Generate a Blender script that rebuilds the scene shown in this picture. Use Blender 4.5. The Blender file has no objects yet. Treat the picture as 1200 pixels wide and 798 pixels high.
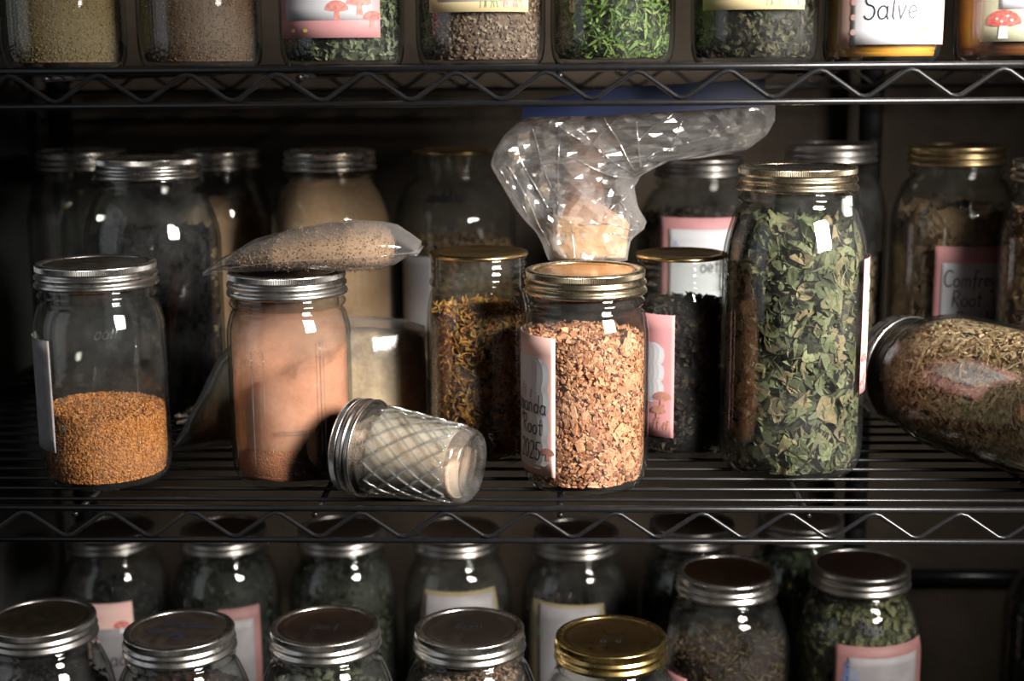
import bpy, math, random
import numpy as np
from mathutils import Vector, Matrix, noise
PI = math.pi
SC = bpy.context.scene
COL = SC.collection

# ------------------------------------------------------------------ camera
cam_d = bpy.data.cameras.new('camera'); cam = bpy.data.objects.new('camera', cam_d); COL.objects.link(cam)
TH, YAW, ROLL = 0.19223, 0.03209, 0.00758
f_ = Vector((-math.sin(YAW)*math.cos(TH), math.cos(YAW)*math.cos(TH), -math.sin(TH)))
r0 = Vector((math.cos(YAW), math.sin(YAW), 0)); u0 = r0.cross(f_)
r_ = r0*math.cos(ROLL) - u0*math.sin(ROLL); u_ = r0*math.sin(ROLL) + u0*math.cos(ROLL)
M = Matrix((r_, u_, -f_)).transposed().to_4x4(); M.translation = Vector((0, -0.9734, 0.3110))
cam.matrix_world = M
cam_d.sensor_width = 36; cam_d.sensor_fit = 'HORIZONTAL'; cam_d.lens = 1680.06/1200*36
cam_d.clip_start = 0.05; cam_d.clip_end = 20
cam_d.dof.use_dof = True; cam_d.dof.focus_distance = 1.03; cam_d.dof.aperture_fstop = 5.0
SC.camera = cam

# ------------------------------------------------------------------ light
w = bpy.data.worlds.new('world'); SC.world = w; w.use_nodes = True
w.node_tree.nodes['Background'].inputs[0].default_value = (0.80, 0.88, 1.0, 1)
w.node_tree.nodes['Background'].inputs[1].default_value = 0.002
def area(name, loc, aim, sx, sy, power, col, spread):
    l = bpy.data.lights.new(name, 'AREA'); l.shape = 'RECTANGLE'; l.size = sx; l.size_y = sy
    l.energy = power; l.color = col; l.spread = math.radians(spread)
    o = bpy.data.objects.new(name, l); COL.objects.link(o); o.location = loc
    o.rotation_euler = (Vector(aim)-Vector(loc)).to_track_quat('-Z', 'Y').to_euler()
    return o
area('softbox_light', (0.88, -0.74, 0.62), (0.09, 0.08, 0.12), 0.46, 0.46, 7.6, (1.0, 0.935, 0.86), 48)
area('fill_light', (-1.25, -0.30, 0.35), (-0.1, 0.15, 0.12), 0.9, 1.0, 1.0, (0.90, 0.95, 1.0), 150)
SC.view_settings.view_transform = 'Standard'; SC.view_settings.look = 'None'
SC.view_settings.exposure = 0.0; SC.view_settings.gamma = 1.0; SC.view_settings.use_curve_mapping = False
try:
    SC.cycles.transparent_max_bounces = 40; SC.cycles.max_bounces = 14
    SC.cycles.transmission_bounces = 10; SC.cycles.glossy_bounces = 5; SC.cycles.diffuse_bounces = 3
    SC.cycles.caustics_refractive = False; SC.cycles.caustics_reflective = False
    SC.cycles.sample_clamp_indirect = 4.0
except Exception: pass

# ------------------------------------------------------------------ materials
class NT:
    def __init__(s, name):
        s.m = bpy.data.materials.new(name); s.m.use_nodes = True; s.t = s.m.node_tree
        s.t.nodes.clear(); s.out = s.n('ShaderNodeOutputMaterial')
    def n(s, typ, **kw):
        nd = s.t.nodes.new(typ)
        for k, v in kw.items():
            if k in nd.inputs.keys() if isinstance(k, str) else False: nd.inputs[k].default_value = v
            else: setattr(nd, k, v)
        return nd
    def l(s, a, b): s.t.links.new(a, b)
    def math(s, op, a, b=None):
        nd = s.n('ShaderNodeMath'); nd.operation = op
        for i, v in enumerate((a, b)):
            if v is None: continue
            if isinstance(v, (int, float)): nd.inputs[i].default_value = v
            else: s.l(v, nd.inputs[i])
        return nd.outputs[0]
def ramp(nt, cols, fac=None, const=False):
    r = nt.n('ShaderNodeValToRGB'); e = r.color_ramp.elements
    if const: r.color_ramp.interpolation = 'CONSTANT'
    n = len(cols)
    e[0].position = 0; e[0].color = (*cols[0], 1); e[1].position = 1; e[1].color = (*cols[-1], 1)
    for i in range(1, n-1):
        x = e.new(i/(n-1)); x.color = (*cols[i], 1)
    if fac is not None: nt.l(fac, r.inputs[0])
    return r.outputs[0]
def noise_fac(nt, scale, detail=3, rough=.55, space='Object'):
    tc = nt.n('ShaderNodeTexCoord'); t = nt.n('ShaderNodeTexNoise')
    t.inputs['Scale'].default_value = scale; t.inputs['Detail'].default_value = detail; t.inputs['Roughness'].default_value = rough
    nt.l(tc.outputs[space], t.inputs['Vector']); return t.outputs['Fac']
def contrast(nt, f, lo, hi):
    mr = nt.n('ShaderNodeMapRange'); nt.l(f, mr.inputs[0]); mr.inputs[1].default_value = lo; mr.inputs[2].default_value = hi
    return mr.outputs[0]
def bump(nt, bs, fac, dist, strength=1.0):
    b = nt.n('ShaderNodeBump'); b.inputs['Distance'].default_value = dist; b.inputs['Strength'].default_value = strength
    nt.l(fac, b.inputs['Height']); nt.l(b.outputs[0], bs.inputs['Normal'])
def plain(name, col, rough=.6, metal=0., col2=None, scale=80, bmp=0., spec=.5):
    nt = NT(name); b = nt.n('ShaderNodeBsdfPrincipled')
    f = noise_fac(nt, scale)
    c2 = col2 or tuple(c*.82 for c in col)
    nt.l(ramp(nt, [col, c2], contrast(nt, f, .35, .65)), b.inputs['Base Color'])
    b.inputs['Roughness'].default_value = rough; b.inputs['Metallic'].default_value = metal
    b.inputs['Specular IOR Level'].default_value = spec
    if bmp: bump(nt, b, f, bmp)
    nt.l(b.outputs[0], nt.out.inputs[0]); return nt.m
def pieces_mat(name, cols, rough=.75, scale=600, dark=.6):
    """colour of every piece from its own random value, with a little mottling"""
    nt = NT(name); b = nt.n('ShaderNodeBsdfPrincipled')
    a = nt.n('ShaderNodeAttribute'); a.attribute_name = 'rnd'
    c = ramp(nt, cols, a.outputs['Fac'])
    f = contrast(nt, noise_fac(nt, scale), .3, .7)
    mx = nt.n('ShaderNodeMix', data_type='RGBA', blend_type='MULTIPLY'); mx.inputs[0].default_value = 1
    nt.l(c, mx.inputs[6]); nt.l(ramp(nt, [(dark,)*3, (1, 1, 1)], f), mx.inputs[7])
    nt.l(mx.outputs[2], b.inputs['Base Color']); b.inputs['Roughness'].default_value = rough
    b.inputs['Specular IOR Level'].default_value = .25
    nt.l(b.outputs[0], nt.out.inputs[0]); return nt.m
def powder_mat(name, cols, scale=35, fine=900, bmp=.0006, rough=.9, detail=5):
    nt = NT(name); b = nt.n('ShaderNodeBsdfPrincipled')
    f = contrast(nt, noise_fac(nt, scale, detail, .62), .32, .68)
    c = ramp(nt, cols, f); g = contrast(nt, noise_fac(nt, fine, 2), .3, .7)
    mx = nt.n('ShaderNodeMix', data_type='RGBA', blend_type='MULTIPLY'); mx.inputs[0].default_value = 1
    nt.l(c, mx.inputs[6]); nt.l(ramp(nt, [(.75,)*3, (1, 1, 1)], g), mx.inputs[7])
    nt.l(mx.outputs[2], b.inputs['Base Color']); b.inputs['Roughness'].default_value = rough
    b.inputs['Specular IOR Level'].default_value = .15
    bump(nt, b, g, bmp); nt.l(b.outputs[0], nt.out.inputs[0]); return nt.m
def glass_mat(name, tint=(.97, .985, .97), edge=(.30, .33, .30), wav=.00025, wscale=45, refr=0., dust=.012, boost=1.0):
    """thin-walled clear glass: Schlick mirror reflection over straight transmission"""
    nt = NT(name)
    lw = nt.n('ShaderNodeLayerWeight'); lw.inputs['Blend'].default_value = .5
    bp = nt.n('ShaderNodeBump'); bp.inputs['Distance'].default_value = wav
    nt.l(noise_fac(nt, wscale, 2), bp.inputs['Height'])
    nt.l(bp.outputs[0], lw.inputs['Normal'])
    fc = lw.outputs['Facing']
    F = nt.math('MULTIPLY', nt.math('ADD', nt.math('MULTIPLY', nt.math('POWER', fc, 5.), .9), .055), boost)
    tr = nt.n('ShaderNodeBsdfTransparent')
    nt.l(ramp(nt, [tint, edge], nt.math('POWER', fc, 4.2)), tr.inputs[0])
    base = tr.outputs[0]
    if refr > 0:
        g = nt.n('ShaderNodeBsdfRefraction'); g.inputs['IOR'].default_value = 1.35; g.inputs['Roughness'].default_value = 0.02
        nt.l(bp.outputs[0], g.inputs['Normal'])
        m = nt.n('ShaderNodeMixShader'); m.inputs[0].default_value = refr
        nt.l(base, m.inputs[1]); nt.l(g.outputs[0], m.inputs[2]); base = m.outputs[0]
    if dust > 0:
        d = nt.n('ShaderNodeBsdfDiffuse'); d.inputs[0].default_value = (.7, .7, .7, 1)
        m = nt.n('ShaderNodeMixShader'); nt.l(base, m.inputs[1]); nt.l(d.outputs[0], m.inputs[2])
        nt.l(nt.math('MULTIPLY', contrast(nt, noise_fac(nt, 30, 5, .6), .35, .75), dust*2), m.inputs[0]); base = m.outputs[0]
    gl = nt.n('ShaderNodeBsdfGlossy'); gl.inputs['Roughness'].default_value = .035
    nt.l(bp.outputs[0], gl.inputs['Normal'])
    m = nt.n('ShaderNodeMixShader'); nt.l(F, m.inputs[0]); nt.l(base, m.inputs[1]); nt.l(gl.outputs[0], m.inputs[2])
    nt.l(m.outputs[0], nt.out.inputs[0]); return nt.m
def film_mat(name, haze=.07, gloss=.13, rough=.08, tint=(.95, .95, .95), wav=.0006, wscale=60, crumple=False):
    nt = NT(name)
    lw = nt.n('ShaderNodeLayerWeight'); lw.inputs['Blend'].default_value = .5
    bp = nt.n('ShaderNodeBump'); bp.inputs['Distance'].default_value = wav
    if crumple:
        tc = nt.n('ShaderNodeTexCoord'); mp = nt.n('ShaderNodeMapping'); mp.inputs['Rotation'].default_value = (0, .7, 0); mp.inputs['Scale'].default_value = (1.0, .6, .35)
        n1 = nt.n('ShaderNodeTexNoise'); n1.inputs['Scale'].default_value = 30; nt.l(tc.outputs['Object'], n1.inputs['Vector'])
        ad = nt.n('ShaderNodeVectorMath'); ad.operation = 'MULTIPLY_ADD'; nt.l(n1.outputs['Color'], ad.inputs[0]); ad.inputs[1].default_value = (.03, .03, .03); nt.l(tc.outputs['Object'], ad.inputs[2])
        nt.l(ad.outputs[0], mp.inputs[0])
        h = None
        for sc_, k_ in ((15, 1.), (42, .35)):
            v = nt.n('ShaderNodeTexVoronoi'); v.feature = 'F1'; v.inputs['Scale'].default_value = sc_; nt.l(mp.outputs[0], v.inputs['Vector'])
            q = nt.math('MULTIPLY', v.outputs['Distance'], k_); h = q if h is None else nt.math('ADD', h, q)
        nt.l(h, bp.inputs['Height'])
    else: nt.l(noise_fac(nt, wscale, 4, .6), bp.inputs['Height'])
    nt.l(bp.outputs[0], lw.inputs['Normal'])
    F = nt.math('ADD', nt.math('MULTIPLY', nt.math('POWER', lw.outputs['Facing'], 3.), .55), gloss)
    tr = nt.n('ShaderNodeBsdfTransparent'); tr.inputs[0].default_value = (*tint, 1)
    d = nt.n('ShaderNodeBsdfDiffuse'); d.inputs[0].default_value = (.85, .84, .84, 1); nt.l(bp.outputs[0], d.inputs['Normal'])
    tl = nt.n('ShaderNodeBsdfTranslucent'); tl.inputs[0].default_value = (.85, .84, .84, 1)
    a = nt.n('ShaderNodeAddShader'); 
    m0 = nt.n('ShaderNodeMixShader'); m0.inputs[0].default_value = .5; nt.l(d.outputs[0], m0.inputs[1]); nt.l(tl.outputs[0], m0.inputs[2])
    m1 = nt.n('ShaderNodeMixShader')
    nt.l(nt.math('ADD', nt.math('MULTIPLY', nt.math('POWER', lw.outputs['Facing'], 2.), .35), haze), m1.inputs[0])
    nt.l(tr.outputs[0], m1.inputs[1]); nt.l(m0.outputs[0], m1.inputs[2])
    g = nt.n('ShaderNodeBsdfGlossy'); g.inputs['Roughness'].default_value = rough; nt.l(bp.outputs[0], g.inputs['Normal'])
    m2 = nt.n('ShaderNodeMixShader'); nt.l(F, m2.inputs[0]); nt.l(m1.outputs[0], m2.inputs[1]); nt.l(g.outputs[0], m2.inputs[2])
    nt.l(m2.outputs[0], nt.out.inputs[0]); return nt.m
def residue_mat(name, col, lo=.35, hi=.8, amax=.75, scale=25, zlo=None, zhi=None):
    """powder dust clinging to the inside of the glass"""
    nt = NT(name); tr = nt.n('ShaderNodeBsdfTransparent'); d = nt.n('ShaderNodeBsdfDiffuse'); d.inputs[0].default_value = (*col, 1)
    f = contrast(nt, noise_fac(nt, scale, 7, .68), lo, hi)
    if zlo is not None:
        tc = nt.n('ShaderNodeTexCoord'); s = nt.n('ShaderNodeSeparateXYZ'); nt.l(tc.outputs['Object'], s.inputs[0])
        f = nt.math('MULTIPLY', nt.math('ADD', f, .35), contrast(nt, s.outputs[2], zhi, zlo))
        f.node.use_clamp = True
    m = nt.n('ShaderNodeMixShader'); nt.l(nt.math('MULTIPLY', f, amax), m.inputs[0]); nt.l(tr.outputs[0], m.inputs[1]); nt.l(d.outputs[0], m.inputs[2])
    nt.l(m.outputs[0], nt.out.inputs[0]); return nt.m
def metal_mat(name, col, rough=.27):
    nt = NT(name); b = nt.n('ShaderNodeBsdfPrincipled'); b.inputs['Metallic'].default_value = 1
    f = noise_fac(nt, 120, 4)
    nt.l(ramp(nt, [tuple(c*.86 for c in col), col], contrast(nt, f, .35, .6)), b.inputs['Base Color'])
    nt.l(ramp(nt, [(rough*.8,)*3, (rough*1.3,)*3], f), b.inputs['Roughness'])
    nt.l(b.outputs[0], nt.out.inputs[0]); return nt.m

GLASS = glass_mat('clear jar glass')
GLASSQ = glass_mat('quilted glass', refr=.10, wav=.0003, wscale=60, dust=.04, edge=(.55, .57, .55), boost=1.4)
EMB = glass_mat('embossed glass', dust=.05, boost=2.2, edge=(.4, .42, .4))
EMBQ = glass_mat('rib glass', dust=.12, boost=3.0, edge=(.45, .47, .45), tint=(.95, .96, .95))
TIN = metal_mat('tinned steel band', (.70, .68, .65)); TIN2 = metal_mat('dull steel band', (.45, .43, .41), .33)
GOLD = metal_mat('gold band', (.66, .49, .20), .25); DISC = metal_mat('lid disc', (.62, .56, .48), .22)
DISCG = metal_mat('gold lid disc', (.72, .52, .24), .22); DISCD = metal_mat('dark lid disc', (.30, .22, .17), .35)
WHITEGOLD = metal_mat('pale gold band', (.64, .55, .40), .26)
BLACK = plain('black epoxy wire', (.010, .010, .011), .30, col2=(.007, .007, .008), scale=200, bmp=.00004, spec=.4)
WIREM = BLACK
POSTM = plain('matt black post', (.008, .008, .009), .65, col2=(.006, .006, .006), spec=.2)
PAPER = plain('white label paper', (.60, .61, .65), .6, col2=(.55, .56, .60), scale=20)
MOTTLED = plain('mottled white paper', (.40, .37, .38), .6, col2=(.30, .28, .29), scale=90)  # duller, mottled version of the white label paper
SHADEDCREAM = plain('shaded cream paper', (.22, .18, .10), .6, scale=40); SHADEDPINK = plain('shaded pink paper', (.26, .125, .12), .6, scale=40)  # cream and pink papers with the lower shelf's shade put into the colour
SHADEDPAPER = plain('shaded label paper', (.24, .23, .24), .6, col2=(.20, .19, .20), scale=60)  # white label paper darkened in colour to stand for lower shelf shade
PINK = plain('pink label paper', (.58, .28, .29), .6, col2=(.52, .25, .26), scale=40)
ROSE = plain('pale rose label paper', (.74, .45, .42), .6, col2=(.70, .50, .44), scale=60)
CREAM = plain('cream label paper', (.70, .58, .33), .6, col2=(.66, .54, .30), scale=40)
SAGE = plain('sage label paper', (.50, .50, .34), .6, col2=(.47, .47, .34), scale=40)
INK = plain('black marker ink', (.02, .02, .03), .5)
REDP = plain('red printed ink', (.50, .07, .06), .6, col2=(.58, .18, .15), scale=400)
ROSEP = plain('rose printed ink', (.46, .15, .13), .6, col2=(.58, .26, .22), scale=400)
BRNP = plain('brown printed ink', (.36, .16, .11), .6, col2=(.46, .24, .17), scale=400)
GRNP = plain('green printed ink', (.22, .30, .14), .6); BLUP = plain('blue printed ink', (.12, .20, .42), .6)
YELP = plain('yellow printed ink', (.72, .50, .10), .6)

# ------------------------------------------------------------------ helpers
def mesh_obj(name, V, F, m, parent=None, smooth=True, rnd=None):
    me = bpy.data.meshes.new(name)
    me.from_pydata([tuple(v) for v in np.asarray(V, float)] if not isinstance(V, list) else V, [], F if isinstance(F, list) else np.asarray(F).tolist())
    if smooth: me.shade_smooth()
    if rnd is not None:
        a = me.attributes.new('rnd', 'FLOAT', 'POINT'); a.data.foreach_set('value', np.asarray(rnd, np.float32))
    if m is not None: me.materials.append(m)
    o = bpy.data.objects.new(name, me); COL.objects.link(o)
    if parent: o.parent = parent
    return o
def empty(name, loc=(0, 0, 0), rot=None):
    o = bpy.data.objects.new(name, None); COL.objects.link(o); o.location = loc; o.empty_display_size = .02
    if rot is not None: o.rotation_euler = rot
    return o
def tag(o, label=None, cat=None, group=None, kind=None):
    if label: o['label'] = label
    if cat: o['category'] = cat
    if group: o['group'] = group
    if kind: o['kind'] = kind
    return o
def lathe(pts, seg=64, fn=None, close=False):
    """pts [(r,z)]; fn(angle, i, r) -> r"""
    V = []; F = []; n = len(pts)
    for i, (r, z) in enumerate(pts):
        for k in range(seg):
            a = 2*PI*k/seg; rr = fn(a, i, r, z) if fn else r
            V.append((rr*math.sin(a), -rr*math.cos(a), z))
    for i in range(n-1 if not close else n):
        j = (i+1) % n
        for k in range(seg):
            k2 = (k+1) % seg
            F.append((i*seg+k, i*seg+k2, j*seg+k2, j*seg+k))
    return V, F
def rod(P, r, seg=8, V=None, F=None):
    """tube along a polyline"""
    V = [] if V is None else V; F = [] if F is None else F
    P = [Vector(p) for p in P]; n = len(P); b = len(V)
    for i, p in enumerate(P):
        d = (P[min(i+1, n-1)]-P[max(i-1, 0)]).normalized()
        up = Vector((0, 0, 1)) if abs(d.z) < .9 else Vector((0, 1, 0))
        a = d.cross(up).normalized(); c = a.cross(d).normalized()
        for k in range(seg):
            t = 2*PI*k/seg; V.append(tuple(p+a*(r*math.cos(t))+c*(r*math.sin(t))))
    for i in range(n-1):
        for k in range(seg):
            k2 = (k+1) % seg; F.append((b+i*seg+k, b+(i+1)*seg+k, b+(i+1)*seg+k2, b+i*seg+k2))
    F.append(tuple(b+k for k in range(seg))); F.append(tuple(b+(n-1)*seg+k for k in reversed(range(seg))))
    return V, F
def box(x0, x1, y0, y1, z0, z1):
    V = [(x, y, z) for z in (z0, z1) for y in (y0, y1) for x in (x0, x1)]
    F = [(0, 2, 3, 1), (4, 5, 7, 6), (0, 1, 5, 4), (2, 6, 7, 3), (0, 4, 6, 2), (1, 3, 7, 5)]
    return V, F
def bevel(o, w, s=2):
    b = o.modifiers.new('bevel', 'BEVEL'); b.width = w; b.segments = s; return o

# ------------------------------------------------------------------ the setting
nt = NT('stained wall plaster'); b = nt.n('ShaderNodeBsdfPrincipled'); b.inputs['Roughness'].default_value = .85
f1 = contrast(nt, noise_fac(nt, 5, 6, .65), .3, .7)
nt.l(ramp(nt, [(.030, .021, .014), (.055, .040, .027), (.074, .057, .040)], f1), b.inputs['Base Color']); bump(nt, b, noise_fac(nt, 30, 6), .004)
nt.l(b.outputs[0], nt.out.inputs[0]); WALL = nt.m
DARKW = plain('dark grey panel', (.055, .056, .06), .5, scale=8, bmp=.001)
FLOORM = plain('dark concrete floor', (.06, .055, .05), .8, scale=6, bmp=.002)
V, F = box(-.62, 1.3, .60, .64, -.75, .95); tag(mesh_obj('wall_back', V, F, WALL, smooth=False), kind='structure')
V, F = box(-.62, -.565, .22, .60, -.75, .95); tag(mesh_obj('wall_left', V, F, DARKW, smooth=False), kind='structure')
V, F = box(-1.6, 1.6, -1.4, .64, -.79, -.75); tag(mesh_obj('floor', V, F, FLOORM, smooth=False), kind='structure')

# ------------------------------------------------------------------ wire shelving unit
unit = empty('wire_shelving_unit', (0, 0, -.75))
tag(unit, 'black wire shelving unit with zigzag trusses carrying all the jars', 'shelving')
XL, XR, YB = -.545, .62, .53
TRX = {0: -.3514, 1: -.3508}
def shelf(z, off, nm):
    """two rails and a zigzag rod at the front and back, side rails, and the long surface wires"""
    V, F = [], []
    for yy in (0, YB):
        rod([(XL, yy, z), (XR, yy, z)], .0024, 10, V, F); rod([(XL, yy, z-.0235), (XR, yy, z-.0235)], .0022, 10, V, F)
    for xx in (XL, XR):
        rod([(xx, 0, z), (xx, YB, z)], .0024, 10, V, F); rod([(xx, 0, z-.0235), (xx, YB, z-.0235)], .0022, 10, V, F)
    s = mesh_obj('shelf', V, F, WIREM, unit); s.location = (0, 0, .75)
    per = .0604; k0 = int((XL-off)/per)-0; pts = []
    x = off + k0*per
    while x < XL+.005: x += per
    for yy in (0, YB):
        P = []; xx = x
        while xx < XR-.01:
            for dx, dz in ((-.004, -.0195), (0, -.0205), (.004, -.0195)): P.append((xx+dx, yy-.0005, z+dz))
            if xx+per/2 < XR-.01:
                for dx, dz in ((-.004, -.004), (0, -.003), (.004, -.004)): P.append((xx+per/2+dx, yy-.0005, z+dz))
            xx += per
        V, F = rod(P, .0017, 8); mesh_obj('truss_zigzag', V, F, WIREM, s)
    for xx in (XL, XR):
        P = []; yy = .02
        while yy < YB-.02:
            P += [(xx, yy, z-.0205), (xx, min(yy+.03, YB-.01), z-.003)]; yy += .06
        V, F = rod(P, .0017, 8); mesh_obj('side_zigzag', V, F, WIREM, s)
    V, F = rod([(XL, 0, 0), (XR, 0, 0)], .0015, 8)
    wm = None
    y = .026
    while y < YB-.01:
        if wm is None:
            o = mesh_obj('surface_wire', V, F, WIREM, s); wm = o.data
        else:
            o = bpy.data.objects.new('surface_wire', wm); COL.objects.link(o); o.parent = s
        o.location = (0, y, z-.0015); y += .0266
    sm = None
    for xx in (-.52, -.346, -.173, 0.002, .177, .352, .527):
        V, F = rod([(0, .001, 0), (0, YB, 0)], .0022, 8)
        if sm is None: o = mesh_obj('support_rod', V, F, WIREM, s); sm = o.data
        else: o = bpy.data.objects.new('support_rod', sm); COL.objects.link(o); o.parent = s
        o.location = (xx, 0, z-.0052)
ZU, ZB = .3068, -.372
shelf(ZU, .0229-.3508+.3739-.0229, 'upper')
shelf(0.0, -.3514, 'middle'); shelf(ZB, -.34, 'lower')
pm = None
for (x, y) in ((-.522, YB+.004), (.328, YB+.022), (-.57, -.02), (.64, -.02), (.64, YB+.004)):
    if pm is None:
        pts = [(0, 0), (.0125, 0)]
        z = 0.
        while z < 1.65: pts += [(.0125, z+.0235), (.0117, z+.0245), (.0117, z+.0255), (.0125, z+.0265)]; z += .0265
        pts += [(.0125, z), (0, z)]
        V, F = lathe(pts, 20); o = mesh_obj('post', V, F, POSTM, unit); pm = o.data
    else: o = bpy.data.objects.new('post', pm); COL.objects.link(o); o.parent = unit
    o.location = (x, y, 0)
V, F = rod([(.30, .575, 0), (.62, .575, 0)], .0085, 16)
o = mesh_obj('wall_pipe', V, F, BLACK); o.location = (0, 0, -.262)
tag(o, 'black horizontal pipe fixed along the wall behind the bottom right jars', 'pipe')

# ------------------------------------------------------------------ stroke lettering
def arc(cx, cy, rx, ry, a0, a1, n=9):
    return [(cx+rx*math.cos(math.radians(a0+(a1-a0)*i/(n-1))), cy+ry*math.sin(math.radians(a0+(a1-a0)*i/(n-1)))) for i in range(n)]
G = {
 'S': (.7, [arc(.38, .76, .26, .24, 40, 250, 9)+arc(.36, .26, .28, .27, 80, -150, 9)]),
 'a': (.62, [arc(.27, .25, .24, .25, 50, 400, 12), [(.50, .48), (.50, .12), (.58, .0)]]),
 'l': (.25, [[(.1, 1.0), (.1, .1), (.18, 0)]]),
 'v': (.5, [[(.02, .5), (.2, 0), (.42, .52)]]),
 'e': (.55, [[(.06, .24), (.44, .30)]+arc(.25, .27, .22, .24, 10, 320, 11)]),
 'C': (.72, [arc(.42, .5, .36, .5, 50, 310, 13)]),
 'o': (.58, [arc(.27, .25, .24, .25, 90, 450, 13)]),
 'm': (.85, [[(.05, .5), (.05, 0)], [(.05, .35)]+arc(.2, .35, .15, .15, 150, 0, 6)+[(.36, 0)], [(.36, .35)]+arc(.52, .35, .16, .15, 150, 0, 6)+[(.7, 0)]]),
 'f': (.42, [arc(.32, .82, .16, .18, 40, 180, 6)+[(.16, -.2)], [(0, .48), (.36, .5)]]),
 'r': (.42, [[(.06, .5), (.06, 0)], [(.06, .3)]+arc(.24, .32, .17, .17, 150, 40, 5)]),
 'y': (.55, [[(.02, .5), (.06, .2), (.24, .08), (.42, .22)], [(.44, .52), (.42, -.1), (.25, -.4), (.08, -.25)]]),
 'R': (.68, [[(.08, 1), (.08, 0)], [(.08, .95), (.4, .98), (.56, .78), (.42, .55), (.1, .5), (.58, 0)]]),
 't': (.4, [[(.18, .85), (.18, .08), (.32, 0)], [(0, .55), (.36, .57)]]),
 'P': (.62, [[(.08, 1), (.08, 0)], [(.08, .95), (.42, .95), (.55, .75), (.42, .52), (.1, .48)]]),
 'w': (.72, [[(.02, .5), (.15, 0), (.32, .4), (.48, 0), (.62, .52)]]),
 'd': (.6, [arc(.25, .25, .22, .25, 50, 400, 12), [(.49, 1.0), (.49, .0)]]),
 'H': (.72, [[(.08, 1), (.06, 0)], [(.56, 1), (.56, 0)], [(.06, .5), (.56, .54)]]),
 'p': (.58, [[(.08, .5), (.06, -.4)], [(.07, .4)]+arc(.28, .26, .21, .24, 140, -140, 10)]),
 's': (.45, [arc(.23, .38, .15, .12, 50, 260, 7)+arc(.22, .13, .17, .13, 80, -150, 7)]),
 'g': (.58, [arc(.25, .25, .22, .25, 50, 400, 12), [(.48, .48), (.48, -.2), (.28, -.42), (.08, -.28)]]),
 'n': (.58, [[(.06, .5), (.06, 0)], [(.06, .35)]+arc(.24, .34, .17, .16, 150, 0, 6)+[(.42, 0)]]),
 'h': (.58, [[(.08, 1.0), (.06, 0)], [(.06, .3)]+arc(.25, .34, .17, .16, 150, 0, 6)+[(.42, 0)]]),
 'A': (.7, [[(.02, 0), (.32, 1), (.62, 0)], [(.12, .38), (.52, .4)]]),
 'G': (.75, [arc(.42, .5, .36, .5, 50, 340, 13)+[(.78, .45), (.5, .45)]]),
 'c': (.5, [arc(.27, .25, .22, .25, 50, 310, 10)]), 'u': (.55, [[(.05, .5), (.08, .1), (.24, 0), (.4, .12), (.42, .5), (.42, 0)]]),
 'k': (.5, [[(.06, 1), (.06, 0)], [(.4, .5), (.08, .22), (.42, 0)]]),
 '0': (.6, [arc(.28, .5, .24, .5, 90, 450, 14)]),
 '1': (.35, [[(.05, .8), (.2, 1), (.2, 0)]]),
 '2': (.6, [arc(.28, .74, .23, .26, 160, -30, 8)+[(.05, 0), (.55, .02)]]),
 '3': (.55, [arc(.22, .74, .22, .25, 150, -80, 8)+arc(.22, .26, .25, .26, 80, -150, 8)]),
 '4': (.6, [[(.35, 1), (.05, .35), (.52, .38)], [(.38, .6), (.38, 0)]]),
 '5': (.58, [[(.5, 1), (.14, .98), (.1, .56)]+arc(.24, .3, .26, .3, 100, -140, 9)]),
 '6': (.55, [[(.42, 1), (.14, .6)]+arc(.26, .27, .22, .27, 150, 510, 12)]),
 '8': (.55, [arc(.26, .76, .18, .23, -90, 270, 10), arc(.26, .27, .23, .27, 90, 450, 10)]),
 ' ': (.4, [])}
def text_strokes(s, h, slant=.08):
    x = 0; out = []; wf = .74
    for ch in s:
        wd, st = G.get(ch, G['o'])
        for pl in st: out.append([((x+p[0]*wf+p[1]*slant)*h, p[1]*h) for p in pl])
        x += (wd+.08)*wf
    return out, x*h
class Conform:
    """radius that follows the shoulder of a jar"""
    def __init__(s, S, off): s.p, _, _ = jar_profile(*S[3:4], S[5], S[4]); s.R = S[5]; s.off = off
    def __add__(s, k): c = object.__new__(Conform); c.p, c.R, c.off = s.p, s.R, s.off+k; return c
    def __call__(s, z): return float(np.interp(z, [q[1] for q in s.p[3:]], [q[0] for q in s.p[3:]]))+s.off
def wrap(u, v, r):
    if isinstance(r, Conform): a = u/r.R; r = r(v); return (r*math.sin(a), -r*math.cos(a), v)
    a = u/r; return (r*math.sin(a), -r*math.cos(a), v)
def ribbon(V, F, pts, wd, r):
    """flat stroke of width wd laid on a cylinder of radius r (r None: flat, in x,z)"""
    for i in range(len(pts)-1):
        (x0, y0), (x1, y1) = pts[i], pts[i+1]
        L = math.hypot(x1-x0, y1-y0) or 1e-9; nx, ny = -(y1-y0)/L*wd/2, (x1-x0)/L*wd/2; ex, ey = (x1-x0)/L*wd*.3, (y1-y0)/L*wd*.3
        b = len(V)
        for (u, v) in ((x0-nx-ex, y0-ny-ey), (x1-nx+ex, y1-ny+ey), (x1+nx+ex, y1+ny+ey), (x0+nx-ex, y0+ny-ey)):
            V.append(wrap(u, v, r))
        F.append((b, b+1, b+2, b+3))
def writing(lines, r, u0, parent, m=INK, wd=.0008, name='handwriting', align='L'):
    """lines [(text, left u relative to u0, baseline z, height)]"""
    V, F = [], []
    for t, u, z, h in lines:
        st, W = text_strokes(t, h)
        if align == 'R': u = u-W
        for pl in st: ribbon(V, F, [(u0+u+x, z+y) for x, y in pl], wd, r)
    return mesh_obj(name, V, F, m, parent, smooth=False)
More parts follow.
